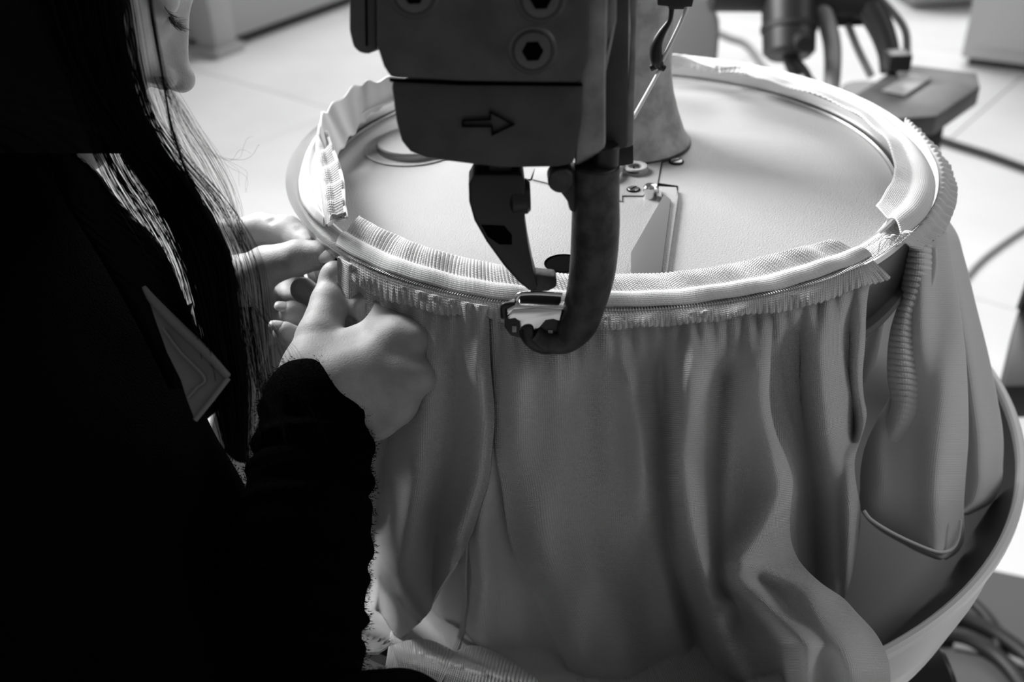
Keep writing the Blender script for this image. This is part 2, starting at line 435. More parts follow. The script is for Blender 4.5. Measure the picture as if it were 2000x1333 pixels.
cyl('drop_rod', pd+np.array([-.04, 0, -.02]), (pd[0]-.04, pd[1], FZ), .008, .008, 'bgblack', pedal)
for k, (pts, r, m, lab) in enumerate((
    (((1760, 1225), (1850, 1215), (1920, 1240), (1975, 1275), (2040, 1330)), .012, 'cable', 'thick black lead, uppermost of the bundle under the tray'),
    (((1740, 1270), (1850, 1256), (1925, 1284), (1975, 1330), (2010, 1390)), .012, 'cable', 'thick black lead, lower one of the bundle under the tray'),
    (((1890, 1180), (1920, 1210), (1940, 1245), (1945, 1300)), .008, 'cable', 'thin black lead crossing over the bundle under the tray'),
    (((1860, 1270), (1930, 1285), (2000, 1308), (2060, 1330)), .006, 'cablegrey', 'thin grey lead below the black bundle under the tray'))):
    floor_cable('power_lead', pts, r, m, lab)
# dark sheet laid in so the floor here reads darker; no mat known
du = [fl(x, y)+np.array([0, 0, 0]) for x, y in ((1780, 1085), (2200, 1172), (2200, 1500), (1400, 1500), (1400, 1085))]
dk = slab_pts('floor_dark_sheet', du, (0, 0, .004), 'mat', None, .001)
tag(dk, 'dark grey sheet added to darken the floor under the black leads and tray', 'mat')
# ================================================================== THE LINKING MACHINE
mach = empty('linking_machine', (0, 0, -.30), 'dial linking machine with grey round dial and dark cast head', 'machine')
ZP = -.012
lathe('dial_plate', [(0.0005, ZP), (.06, ZP), (.12, ZP), (.188, ZP), (.189, ZP-.001), (.189, ZP-.004), (.0005, ZP-.004)], 'plate', mach, n=160)
lathe('plate_edge', [(.1885, ZP-.003), (.1885, ZP+.0012), (.1905, ZP+.0012), (.1905, ZP-.003)], 'chrome', mach, n=160)
lathe('dial_ring', [(.1925, ZP-.003), (.1935, -.003), (.196, -.0012), (.2035, -.0012), (.2062, -.002), (.2080, -.0045), (.2075, -.009), (.203, -.011)], 'steel', mach, n=200)
lathe('drum_wall', [(.1905, ZP-.004), (.2035, -.0105), (.2035, -.050), (.2015, -.053), (.190, -.053)], 'blackdrum', mach, n=160)
lathe('drum_lip', [(.195, -.0535), (.2065, -.0535), (.2075, -.0565), (.2065, -.0595), (.195, -.0595)], 'sheet', mach, n=160)
lathe('lower_drum', [(.185, -.0590), (.196, -.0590), (.196, -.12), (.17, -.20), (.10, -.24), (.10, -.32)], 'bggrey', mach, n=120)
# the points: a fine comb all round
npt = 900; bmv = []; bmf = []
for i in range(npt):
    a = 2*math.pi*i/npt; ca, sa = math.cos(a), math.sin(a); hw = .00034
    def add(r0, z0, r1, z1, hh):
        b = len(bmv)
        for r, z, w in ((r0, z0, 1), (r1, z1, .55)):
            for sx, sz in ((-1, -1), (1, -1), (1, 1), (-1, 1)):
                t = sx*hw*w; bmv.append((r*ca-t*sa, r*sa+t*ca, z+sz*hh*w))
        bmf.extend([(b, b+1, b+2, b+3), (b+7, b+6, b+5, b+4)]+[(b+k, b+4+k, b+4+(k+1) % 4, b+(k+1) % 4) for k in range(4)])
    add(.2015, -.0002, .2112, .0006, .0005)
    add(.1930, ZP+.003, .1985, -.0004, .0004)
    add(.1985, -.0004, .2015, -.0002, .0005)
pts_o = meshobj('points', bmv, bmf, 'pins', mach, smooth=False); tag(pts_o, kind='stuff')

# things let into the plate
def zp(px, py, dz=0): return PZ(px, py, ZP+dz)
cc = zp(806, 288)
lathe('cap_groove', [(.0345, .0001), (.0352, .0009), (.0335, .0014), (.032, .0001)], 'plate', mach, center=(cc[0], cc[1], ZP), n=72)
lathe('inspection_cap', [(.0272, .0), (.0275, .004), (.0268, .0055), (.0255, .006), (.0005, .006)], MT['plate'], mach, center=(cc[0]+.002, cc[1]+.001, ZP), n=72)
lathe('cap_shadow_ring', [(.0276, .0), (.0276, .0042)], 'screw', mach, center=(cc[0]+.002, cc[1]+.001, ZP), n=72)
# seam of the removable front plate
def seam(a, b, w=.0006):
    pa, pb = zp(*a), zp(*b); d = (pb-pa)/np.linalg.norm(pb-pa); n = np.array([-d[1], d[0], 0])
    q = [pa-n*w, pa+n*w, pb+n*w, pb-n*w]
    return slab_pts('plate_seam', [x+np.array([0, 0, .0001]) for x in q], (0, 0, .0002), 'hole', mach, 0)
seam((1294, 310), (1283, 362)); seam((1283, 362), (1284, 378))
seam((1046, 330), (1037, 352)); seam((1030, 352), (1037, 352), .0012)
slab_pts('plate_notch', [zp(x, y, .0002) for x, y in ((1283, 358), (1324, 364), (1322, 372), (1283, 369))], (0, 0, .0003), 'hole', mach, 0)
slab_pts('plate_notch', [zp(x, y, .0002) for x, y in ((1321, 364), (1324, 364), (1322, 386), (1319, 386))], (0, 0, .0003), 'hole', mach, 0)
# smooth bridge plate by the column foot
slab_pts('bridge_plate', [zp(x, y, .0002) for x, y in ((1045, 331), (1293, 309), (1284, 361), (1282, 384), (1215, 384), (1215, 395), (1040, 352))], (0, 0, .0008), 'plate', mach, .0002)
# guard fin and rail
slab_pts('rail', [zp(x, y, .0003) for x, y in ((1286, 372), (1321, 374), (1324, 394), (1300, 560), (1280, 560), (1300, 400))], (0, 0, .003), 'plate', mach, .0005)
slab_pts('guard_fin', [zp(x, y, .0035) for x, y in ((1297, 385), (1310, 396), (1289, 560), (1232, 560), (1232, 500), (1236, 492))], (0, 0, .0022), 'sheet', mach, .0004)  # darker metal puts the shade of the tilted fin into its colour
def slot_screw(px, py, r, rot, dz=0):
    p = zp(px, py, dz)
    lathe('screw_seat', [(r*1.22, .0002), (r*1.22, .0006), (r, .0006)], 'hole', mach, center=tuple(p), n=28)
    s = lathe('screw', [(r*1.0, .0), (r*1.0, .0009), (r*.9, .0014), (.0002, .0014)], 'screw', mach, center=tuple(p), n=28)
    box('screw_slot', p+np.array([0, 0, .0014]), (r*1.8, r*.26, .0004), 'hole', s, rotz=rot, bevel=0)
slot_screw(1321, 317, .0042, .55)
slot_screw(1237, 371, .0036, .8, .001)
wp = zp(1240, 337)
lathe('washer', [(.0045, .0010), (.0045, .0045), (.0055, .0050), (.0080, .0050), (.0086, .0042), (.0086, .0)], 'plate', mach, center=tuple(wp), n=40)
slot_screw(1238, 334, .0042, 1.5, .003)
tube('wire_arm', [wp+np.array([-.008, .001, .004]), zp(1195, 338, .006), zp(1150, 338, .006), zp(1090, 344, .003)], .0024, 'plate', mach)
pp = zp(1270, 385)
lathe('locating_pin', [(.0045, 0), (.0045, .0070), (.0036, .0082), (.0003, .0086)], 'chrome', mach, center=tuple(pp), n=32)
hp = zp(1100, 516)
lathe('plate_hole', [(.0108, .0006), (.0102, .0009), (.0100, -.0), (.0098, .0003), (.0002, .0003)], 'hole', mach, center=tuple(hp), n=48)

# column
k0 = zp(1224, 276)
lathe('column', [(.0445, 0), (.0445, .0025), (.0425, .0045), (.0405, .008), (.0355, .022), (.0315, .036), (.0290, .05), (.0285, .08), (.030, .2), (.032, .34)], 'column', mach, center=tuple(k0), n=80)
lathe('column_gasket', [(.0455, 0), (.0452, .0016), (.044, .0022)], 'bluedarm', mach, center=tuple(k0), n=80)
# arm over the dial, joining column and head (above the picture)
tube('arm', [k0+np.array([0, 0, .33]), (k0[0]-.03, k0[1]-.05, .33), (-.09, -.12, .30), (-.09, -.17, .235)], [.036, .04, .042, .045], 'iron', mach, n=24)

# head casing
HY = -.232
def loft_px(name, rings, m, bevel=.002):
    """rings: list of (poly in pixels, y) with equal counts, front to back"""
    V = []; n = len(rings[0][0])
    for poly, y in rings: V += [PY(a, b, y) if not callable(y) else y(a, b) for a, b in poly]
    k = len(rings)
    Fc = [tuple(range(n)), tuple(range((k-1)*n, k*n))[::-1]]
    for j in range(k-1):
        for i in range(n):
            a = j*n+i; b = j*n+(i+1) % n; Fc.append((a, b, b+n, a+n))
    bm = bmesh.new(); vs = [bm.verts.new(tuple(v)) for v in V]
    for f in Fc: bm.faces.new([vs[i] for i in f])
    bmesh.ops.recalc_face_normals(bm, faces=bm.faces)
    if bevel:
        es = [e for e in bm.edges if e.calc_face_angle(0) > .25]
        bmesh.ops.bevel(bm, geom=es, offset=bevel, segments=2, affect='EDGES', profile=.6, clamp_overlap=True)
    return autosmooth(bmobj(name, bm, m, mach), 35)
def shift(poly, cx, cy, k): return [(cx+(x-cx)*k, cy+(y-cy)*k) for x, y in poly]
up = [(735, -330), (735, 90), (748, 130), (762, 152), (900, 160), (1060, 163), (1132, 163), (1150, 120), (1165, -330)]
loft_px('head_casing', [(up, HY), (shift(up, 1000, 0, .83), HY+.06)], 'iron', .0022)
low = [(762, 158), (772, 235), (782, 275), (800, 298), (835, 311), (980, 329), (1090, 327), (1122, 321), (1136, 240), (1140, 158)]
loft_px('lower_cover', [(low, HY+.0012), (shift(low, 1000, 100, .85), HY+.058)], 'ironlow', .0028)
slab('casing_seam', [(760, 155), (900, 163), (1138, 165), (1138, 169), (900, 167), (762, 160)], HY-.0004, .002, 'hole', mach, 0)
# side casting, right of the front faces
side = [(1128, -330), (1128, 165), (1122, 322), (1160, 300), (1182, 288), (1182, 160), (1196, -330)]
loft_px('side_casting', [(side, HY+.004), (shift(side, 1128, 0, 1.05), HY+.035)], 'ironlit', .003)
recess = [(1165, -330), (1168, 170), (1160, 300), (1226, 288), (1228, 0), (1228, -330)]
loft_px('side_casting', [(recess, HY+.018), (recess, HY+.05)], 'ironlow', .002)
rb = [(1186, -330), (1206, -330), (1204, 40), (1190, 110), (1176, 180), (1162, 300), (1146, 305), (1160, 170), (1182, 80)]
loft_px('casting_rib', [(rb, HY+.012), (rb, HY+.024)], 'ironlit', .002)
fl_ = [(1224, -330), (1258, -330), (1243, 60), (1240, 180), (1237, 284), (1218, 290), (1226, 180), (1232, 60)]
loft_px('casting_flange', [(fl_, HY+.020), (fl_, HY+.034)], 'ironlit', .0012)
slab('under_block', [(1140, 296), (1238, 284), (1238, 322), (1200, 328), (1150, 330)], HY+.022, .02, 'blued', mach, .001)
# left boss
bs = [(682, -330), (682, 60), (690, 92), (702, 103), (720, 106), (735, 98), (740, -330)]
loft_px('side_boss', [(bs, HY+.012), (shift(bs, 1000, 0, .94), HY+.05)], 'iron', .004)
slab('boss_seam', [(708, -330), (714, 90), (718, 90), (713, -330)], HY+.0112, .001, 'hole', mach, 0)
# socket bolts
def socket_bolt(px, py, r):
    c = PY(px, py, HY)
    n = 36; V = []; Fc = []
    prof = [(1.42, .0002), (1.30, -.0006), (1.16, -.0002), (1.12, .0003), (1.0, -.0013), (.74, -.0015)]
    for q, yy in prof:
        for i in range(n):
            a = 2*math.pi*i/n; V.append(c+np.array([q*r*math.cos(a), yy, q*r*math.sin(a)]))
    hexr = lambda a: .62*math.cos(math.pi/6)/math.cos(((a) % (math.pi/3))-math.pi/6)
    for yy in (-.0015, .0004):
        for i in range(n):
            a = 2*math.pi*i/n; q = hexr(a); V.append(c+np.array([q*r*math.cos(a), yy, q*r*math.sin(a)]))
    o = meshobj('socket_bolt', V, grid_faces(n, 8, True), 'bolt', mach); autosmooth(o, 30)
    hx = [c+np.array([hexr(2*math.pi*i/n)*r*math.cos(2*math.pi*i/n), -.0008, hexr(2*math.pi*i/n)*r*math.sin(2*math.pi*i/n)]) for i in range(n)]
    slab_pts('hex_socket', hx, (0, .0008, 0), 'hole', o, 0)
socket_bolt(1040, 98, .0072); socket_bolt(1056, -4, .0072); socket_bolt(808, -14, .0072)
# arrow outline on the lower cover
def outline(poly, w):
    poly = [np.array(p, float) for p in poly]; n = len(poly); c = sum(poly)/n
    inner = []
    for i in range(n):
        a, b, d = poly[i-1], poly[i], poly[(i+1) % n]
        e1 = (b-a)/np.linalg.norm(b-a); e2 = (d-b)/np.linalg.norm(d-b)
        n1 = np.array([-e1[1], e1[0]]); n2 = np.array([-e2[1], e2[0]]); m_ = n1+n2; m_ /= np.linalg.norm(m_)
        inner.append(b+m_*w/max(m_ @ n1, .4))
    return poly, inner
po, pi_ = outline([(902, 235), (956, 233), (956, 217), (1006, 244), (960, 266), (960, 249), (902, 249)], 2.6)
V = []
for yy in (HY-.0004, HY+.0012):
    V += [PY(a, b, yy) for a, b in po]+[PY(a, b, yy) for a, b in pi_]
n = len(po); Fc = []
for i in range(n):
    j = (i+1) % n
    Fc += [(i, j, n+j, n+i), (i, 2*n+i, 2*n+j, j), (n+i, n+j, 3*n+j, 3*n+i)]
meshobj('arrow_mark', V, Fc, 'hole', mach, smooth=False)

# left presser
slab('presser_stem', [(955, 318), (1000, 318), (1000, 352), (955, 352)], -.222, .012, 'blued', mach, .001)
foot_poly = [(926, 341), (1018, 341), (1024, 352), (1028, 385), (1025, 430), (1032, 480), (1042, 530), (1050, 560), (1048, 570), (1034, 570), (1012, 552), (985, 522), (950, 474), (926, 432), (916, 396), (915, 362)]
slab('presser_foot', foot_poly, -.226, .016, 'blued', mach, .0022, 3)
pb_ = PY(1012, 384, -.219)
cyl('pivot_boss', pb_+np.array([-.004, 0, 0]), pb_+np.array([.0055, 0, 0]), .0085, .0080, 'blued', mach, bevel=.0015)
slab('foot_recess', [(940, 440), (985, 442), (1000, 460), (1000, 478), (975, 478), (952, 462)], -.2263, .0006, 'hole', mach, 0)
slab('foot_toe', [(1030, 534), (1052, 538), (1084, 541), (1088, 548), (1087, 562), (1070, 570), (1036, 571)], -.2185, .008, 'bluedarm', mach, .0012)
# right looper arm
Y2 = -.226
def ty(px, py, y=Y2): return PY(px, py, y)
mm = lambda px, py, w, y=Y2: w*(np.linalg.norm(PY(px+1, py, y)-PY(px, py, y)))
path = [(1168, 338), (1167, 400), (1166, 470), (1160, 545), (1145, 610), (1128, 655), (1103, 684), (1068, 684), (1042, 668)]
wid = [47, 47, 48, 46, 41, 38, 26, 22, 20]
tube('looper_arm', [ty(*p)+np.array([0, .008, 0]) for p in path], [mm(p[0], p[1], w) for p, w in zip(path, wid)], 'bluedarm', mach, n=20, sub=6)
cyl('arm_shaft', ty(1186, 348)+np.array([0, .008, 0]), ty(1188, 296)+np.array([0, .008, 0]), mm(1188, 320, 26), mm(1188, 320, 26), 'blued', mach)
cyl('arm_collar', ty(1168, 346)+np.array([0, .008, 0]), ty(1168, 336)+np.array([0, .008, 0]), mm(1168, 340, 47), mm(1168, 340, 44), 'bluedarm', mach)
slab('arm_lug', [(1124, 330), (1096, 334), (1088, 352), (1090, 372), (1100, 384), (1108, 395), (1112, 412), (1124, 420)], Y2+.004, .010, 'blued', mach, .0015)
q = ty(1096, 356)
cyl('lug_screw', q+np.array([0, .001, 0]), q+np.array([0, .010, 0]), .0058, .0058, 'bluedarm', mach)
tube('arm_tip', [ty(1030, 652)+np.array([0, .007, 0]), ty(1034, 672)+np.array([0, .007, 0]), ty(1058, 690)+np.array([0, .007, 0]), ty(1090, 696)+np.array([0, .007, 0])], [.0035, .0042, .0042, .003], 'blued', mach)
# looper block at the points
slab('looper_body', [(985, 608), (1000, 598), (1098, 604), (1104, 640), (1092, 662), (1060, 668), (1024, 664), (996, 656), (985, 640)], -.2185, .0075, 'blued', mach, .001)
slab('face_plate', [(990, 622), (1002, 606), (1050, 602), (1098, 606), (1094, 628), (1080, 624), (1066, 626), (1054, 640), (1040, 650), (1022, 650), (1014, 644), (1014, 628), (1006, 622), (996, 624)], -.2203, .0016, 'chrome', mach, .0006)
slab('top_bar', [(990, 604), (1006, 596), (1104, 600), (1104, 607), (1004, 608), (990, 618)], -.2198, .006, 'chrome', mach, .0008)
slab('body_nut', [(1000, 637), (1009, 637), (1009, 650), (1000, 650)], -.2190, .001, 'screw', mach, .0003)
slab('body_nut', [(1070, 645), (1080, 645), (1080, 657), (1070, 657)], -.2190, .001, 'screw', mach, .0003)
tube('wire_guard', [PY(x, y, -.2165) for x, y in ((1006, 616), (1008, 596), (1011, 580), (1020, 574), (1050, 573), (1098, 576))], .0012, 'chrome', mach, n=8)
slab('needle_plate', [(1016, 577), (1096, 579), (1096, 594), (1014, 592)], -.2150, .0015, 'blued', mach, .0003)
tube('side_clip', [PY(x, y, -.218) for x, y in ((984, 620), (983, 600), (990, 596), (1006, 595))], .0016, 'blued', mach, n=8)
# thread guide and needle clamp beside the column
slab('guide_block', [(1284, -40), (1364, -40), (1352, 14), (1338, 14), (1336, 19), (1306, 19), (1306, 13), (1284, 11)], -.155, .012, 'blued', mach, .001)
tube('guide_hook', [PY(x, y, -.150) for x, y in ((1312, 16), (1308, 40), (1292, 66), (1282, 90), (1282, 118), (1290, 128))], [.0013, .0013, .0022, .0030, .0032, .0022], 'blued', mach, n=10)
tube('guide_eye', [PY(x, y, -.150) for x, y in ((1270, 134), (1285, 128), (1298, 134))], .0017, 'blued', mach, n=8)
tube('guide_rod', [PY(1320, -30, -.149), PY(1322, -200, -.149), (k0[0]-.035, k0[1]-.06, .325)], .004, 'blued', mach, n=10)
yt = tube('yarn_thread', [PY(x, y, y_) for x, y, y_ in ((1350, -40, -.15), (1338, 24, -.15), (1290, 126, -.15), (1288, 138, -.15), (1236, 232, -.18))], [.0010, .0010, .0010, .0010, .0010], 'thread', None, n=8, sub=4)
tag(yt, 'white yarn running diagonally past the grey column', 'yarn')

# ================================================================== CATCH TRAY
ZT = -.191; RT = .3027
tray = empty('catch_tray', (0, 0, ZT-.08), 'round white catch tray below the dial', 'tray')
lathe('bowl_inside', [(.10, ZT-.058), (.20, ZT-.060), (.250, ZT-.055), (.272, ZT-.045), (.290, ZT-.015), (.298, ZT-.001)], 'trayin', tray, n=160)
lathe('bowl_outside', [(.3005, ZT-.002), (.297, ZT-.040), (.288, ZT-.078), (.27, ZT-.096), (.25, ZT-.100), (.10, ZT-.102)], 'traywhite', tray, n=160)
lathe('rim', [(.2965, ZT-.003), (.2970, ZT+.0010), (.2985, ZT+.0026), (.3010, ZT+.0026), (.3030, ZT+.0010), (.3033, ZT-.003), (.300, ZT-.006)], 'trayrim', tray, n=160)
# ================================================================== KNITTED SWEATERS ON THE POINTS
_t = np.linspace(-math.pi, 0, 721)
_rimpx = to_px(np.stack([.2112*np.cos(_t), .2112*np.sin(_t), 0*_t], -1))
_o = np.argsort(_rimpx[:, 0])
def rim_y(x): return np.interp(x, _rimpx[_o, 0], _rimpx[_o, 1])
def smooth01(t): t = np.clip(t, 0, 1); return t*t*(3-2*t)
def path_x(tab): 
    ys = [a for a, b in tab]; xs = [b for a, b in tab]
    return lambda y: interp(ys, xs, np.clip(y, ys[0], ys[-1]))
def ridge(tab, wl, wr, amp, y0=None, y1=None, fade=60):
    f = path_x(tab)
    def g(x, y):
        d = x-f(y); w = np.where(d < 0, wl, wr)
        a = amp*np.exp(-(d/w)**2)
        if y0 is not None: a = a*smooth01((y-y0)/fade)
        if y1 is not None: a = a*smooth01((y1-y)/fade)
        return a
    return g
def base_r(y): return interp([560, 640, 720, 820, 1000, 1200, 1420], [.2085, .2120, .2165, .2200, .2245, .231, .240], np.clip(y, 560, 1420))
def drape(name, left, right, ytop, ybot, rfun, m, parent, nx, ny, th=.0016, ynom0=580):
    fl_, fr_ = path_x(left), path_x(right)
    G = np.zeros((ny, nx, 3))
    for j in range(ny):
        v = j/(ny-1); yn = ynom0+(ybot-ynom0)*v
        a, b = float(fl_(yn)), float(fr_(yn))
        xs = np.linspace(a, b, nx)
        y0 = ytop(xs); ys = y0+(ybot-y0)*v
        rr = rfun(xs, ys)
        for i in range(nx):
            p = PR(xs[i], ys[i], rr[i])
            G[j, i] = rest(p)
    return sheet(name, G, m, parent, th)
def tray_z(r): return float(np.interp(r, [0, .2, .235, .255, .27, .28, .29, .298, .3035, .315, .335], [ZT-.058, ZT-.058, ZT-.054, ZT-.047, ZT-.034, ZT-.019, ZT-.003, ZT+.003, ZT+.003, ZT-.008, ZT-.06]))
def rest(p, gap=.004):
    """cloth lies on the tray instead of sinking into it"""
    if p[2] > ZT+.02: return p
    v = CAM-p; v = v/np.linalg.norm(v); q = p.copy()
    for _ in range(60):
        d = tray_z(math.hypot(q[0], q[1]))+gap-q[2]
        if d <= 1e-5: break
        q = q+v*max(d*.7, .0002)
    return q
def wrinkle(x, y, k=1.0):
    return k*(.0012*np.sin(x/23+y/61+1)+.0010*np.sin(x/37-y/97+2.2)+.0008*np.sin(x/14+y/140))
def pleats(x, y, amp=.0014, per=31):
    d = y-rim_y(x); return amp*np.sin(x/per*2*math.pi+1.5*np.sin(x/77))*np.exp(-(d/90)**2)

front = empty('sweater', PR(1200, 1300, .23), 'large white knitted sweater hanging from the front of the dial into the tray', 'sweater')
# ---- centre panel
A2f = [ridge([(600, 1010), (800, 1012), (1000, 1045), (1200, 1115), (1400, 1180)], 30, 45, .006),
       ridge([(600, 1105), (800, 1095), (1000, 1120), (1200, 1190), (1400, 1260)], 45, 50, .0045),
       ridge([(600, 1168), (800, 1172), (1000, 1190)], 22, 22, -.005, None, 980, 200),
       ridge([(620, 1222), (750, 1232), (850, 1248), (950, 1258), (1060, 1256)], 26, 17, .0085, 640, 1060, 120),
       ridge([(640, 1290), (800, 1292), (950, 1297), (1100, 1316), (1250, 1360), (1400, 1400)], 20, 16, -.009),
       ridge([(620, 1345), (800, 1343), (900, 1334), (1000, 1346), (1100, 1370), (1200, 1397), (1300, 1440), (1400, 1490)], 20, 46, .014),
       ridge([(620, 1432), (850, 1404), (1000, 1396), (1120, 1404), (1200, 1425)], 18, 18, -.008, 680, 1200),
       ridge([(600, 1488), (700, 1486), (800, 1488), (900, 1508), (960, 1518), (1020, 1492), (1080, 1455), (1130, 1446), (1180, 1490), (1260, 1570)], 36, 30, .013),
       ridge([(1100, 1480), (1150, 1560), (1250, 1630), (1330, 1670), (1400, 1690)], 40, 45, .009, 1080),
       ridge([(1090, 1490), (1180, 1520), (1260, 1560), (1400, 1600)], 70, 70, .008, 1080, None, 120),
       ridge([(1000, 1240), (1150, 1270), (1400, 1330)], 60, 55, -.005, 1000, None, 160),
       ridge([(1180, 1425), (1215, 1412), (1300, 1460)], 26, 18, .006, 1160, 1260, 50)]
def r_sleeve(x, y): return .078*smooth01((y-1010)/270)*smooth01((x-1340)/340)
def rA2(x, y):
    r = base_r(y)+wrinkle(x, y)+pleats(x, y)+r_sleeve(x, y)
    fade = smooth01((y-rim_y(x)-30)/130)
    for f in A2f: r = r+1.45*f(x, y)*fade
    return np.maximum(r, .2072)
ytop = lambda x: rim_y(x)+9
drape('body_panel', [(580, 955), (800, 966), (852, 966), (932, 980), (1040, 996), (1104, 1016), (1160, 1044), (1248, 1084), (1316, 1116), (1385, 1150)],
      [(580, 1512), (640, 1506), (700, 1502), (800, 1503), (850, 1515), (900, 1535), (940, 1546), (980, 1543), (1020, 1540), (1080, 1550), (1120, 1575), (1150, 1605), (1180, 1645), (1210, 1672), (1250, 1708), (1290, 1730), (1340, 1737), (1385, 1737)],
      ytop, 1385, rA2, 'knit', front, 210, 170)
# ---- left panel, overlapping the seam
A1f = [ridge([(580, 850), (700, 848), (900, 815), (1100, 780)], 30, 40, .008),
       ridge([(580, 893), (700, 893), (850, 885), (1000, 850)], 18, 18, -.006),
       ridge([(580, 932), (700, 934), (850, 944), (950, 930), (1050, 895)], 22, 16, .009),
       ridge([(580, 790), (800, 765), (1000, 745)], 20, 25, -.006),
       ridge([(1000, 700), (1130, 752), (1180, 790), (1230, 830)], 14, 20, .007, 1060),
       ridge([(980, 740), (1130, 745), (1250, 725)], 12, 30, .005, 1000)]
def rA1(x, y):
    r = base_r(y)+.003+wrinkle(x, y)+pleats(x, y)
    fade = smooth01((y-rim_y(x)-30)/130)
    for f in A1f: r = r+1.25*f(x, y)*fade
    return np.maximum(r, .2072)+.012*smooth01((y-1050)/200)
drape('body_panel', [(580, 660), (1290, 660)], [(580, 955), (700, 957), (800, 965), (880, 959), (920, 956), (980, 939), (1048, 917), (1100, 892), (1152, 860), (1208, 828), (1276, 742), (1290, 720)],
      ytop, 1278, rA1, 'knit', front, 120, 150)
# ---- inner layers behind the opening between them
def rC1(x, y): return base_r(y)-.013+wrinkle(x, y, 1.5)+ridge([(800, 930), (1250, 930)], 30, 60, .007)(x, y)
drape('inner_panel', [(800, 900), (1000, 800), (1250, 760), (1385, 745)], [(800, 1040), (1000, 1060), (1200, 1100), (1385, 1180)], lambda x: 800+0*x, 1385, rC1, 'knitfine', front, 70, 80, ynom0=800)
def rC2(x, y): return base_r(y)-.005+wrinkle(x, y, 1.2)+ridge([(880, 955), (1050, 938), (1140, 945), (1240, 935), (1385, 1000)], 16, 26, .008)(x, y)+ridge([(900, 990), (1385, 1080)], 30, 40, -.006)(x, y)
drape('inner_panel', [(850, 960), (950, 938), (1050, 914), (1120, 922), (1200, 909), (1240, 916), (1270, 945), (1300, 998), (1333, 1060), (1385, 1090)], [(850, 1020), (1000, 1050), (1385, 1190)], lambda x: 850+0*x, 1385, rC2, 'knitfine', front, 60, 100, ynom0=850)
drape('side_seam', [(880, 952), (1000, 911), (1100, 904), (1200, 901), (1240, 896), (1290, 874), (1310, 862)], [(880, 962), (1000, 921), (1100, 912), (1200, 910), (1240, 906), (1290, 886), (1310, 874)], lambda x: 880+0*x, 1310, lambda x, y: base_r(y)-.001+0*x, 'knit', front, 8, 60, th=.003, ynom0=880)
# ---- ribbed cuff at the bottom, fanned out on the tray
def rib_fan(name, top, bot, r0, r1, nr, m, parent, seg=8):
    n = nr*seg+1; T = catmull(np.array(top, float), n); B = catmull(np.array(bot, float), n); ny = 18
    G = np.zeros((ny, n, 3))
    for j in range(ny):
        v = j/(ny-1)
        for i in range(n):
            p = T[i]*(1-v)+B[i]*v
            rr = r0*(1-v)+r1*v+.0011*math.cos(2*math.pi*i/seg)+.003*math.sin(math.pi*v)
            q = PR(p[0], p[1], rr)
            G[j, i] = rest(q, .009+.0011*math.cos(2*math.pi*i/seg))
    return sheet(name, G, m, parent, .0012)
rib_fan('ribbed_cuff', [(768, 1262), (800, 1252), (840, 1252), (890, 1275)], [(792, 1345), (812, 1350), (836, 1352), (850, 1355)], .243, .262, 22, 'rib', front)
rib_fan('ribbed_cuff', [(888, 1275), (930, 1262), (985, 1285), (1050, 1330)], [(862, 1345), (900, 1375), (960, 1390), (1040, 1400)], .240, .255, 28, 'rib', front)
# ---- right part of the body, behind
Bf = [ridge([(560, 1600), (700, 1598), (850, 1620), (1000, 1648), (1150, 1640)], 40, 30, .009),
      ridge([(560, 1550), (750, 1552), (900, 1575), (1100, 1590)], 22, 22, -.007),
      ridge([(560, 1655), (700, 1655), (800, 1668), (860, 1668)], 10, 12, -.004, None, 900),
      ridge([(640, 1680), (760, 1672), (830, 1682), (900, 1660)], 14, 12, .005)]
def rB(x, y):
    r = base_r(y)-.006*smooth01((y-600)/100)+wrinkle(x, y)+pleats(x, y)
    fade = smooth01((y-rim_y(x)-25)/110)
    for f in Bf: r = r+1.4*f(x, y)*fade
    return np.maximum(r, .2072)
drape('side_panel', [(560, 1490), (900, 1500), (1240, 1530)], [(540, 1703), (580, 1698), (620, 1691), (700, 1687), (760, 1682), (800, 1685), (830, 1690), (870, 1681), (900, 1669), (960, 1670), (1000, 1678), (1050, 1676), (1100, 1668), (1150, 1655), (1240, 1625)],
      lambda x: rim_y(np.minimum(x, 1702))+9, 1240, rB, 'knit', front, 80, 120, ynom0=560)

# ---- ribbed neck strip lying inside the rim (front)
def ang(p): return math.atan2(p[1], p[0])
inn = [PZ(x, y, .007) for x, y in ((706, 425), (760, 455), (850, 490), (980, 520), (1060, 533), (1110, 537), (1240, 537), (1350, 530), (1450, 513), (1530, 493), (1622, 470))]
ia = np.array([ang(p) for p in inn]); ir = np.array([math.hypot(p[0], p[1]) for p in inn])
oa0, oa1 = ang(PZ(654, 484, 0)), ang(PZ(1704, 502, 0))
def neck_strip(nr, seg=8, ny=26):
    n = nr*seg+1; G = np.zeros((ny, n, 3))
    for i in range(n):
        s = i/(n-1); a_o = oa0+(oa1-oa0)*s; a_i = ia[0]+(ia[-1]-ia[0])*s
        r_i = float(interp(ia, ir, a_i))
        for j in range(ny):
            v = j/(ny-1)
            a = a_o+(a_i-a_o)*v; r = .2085+(r_i-.2085)*v
            z = .0008+interp([0, .12, .25, .38, .47, .6, .8, 1.0], [0, .0026, .0040, .0036, .0024, .0036, .0055, .0062], v)
            rib = smooth01((v-.42)/.08); wob = .0008*math.sin(s*37)+.0006*math.sin(s*83+1)
            z += .0008*rib*math.cos(2*math.pi*i/seg) + wob*(.4+v)
            r += wob*2*v + .0004*math.cos(2*math.pi*i/seg)*(1 if j == ny-1 else 0)
            G[j, i] = (r*math.cos(a), r*math.sin(a), z)
    return sheet('neck_strip', G, 'rib', front, .0012)
neck_strip(146)
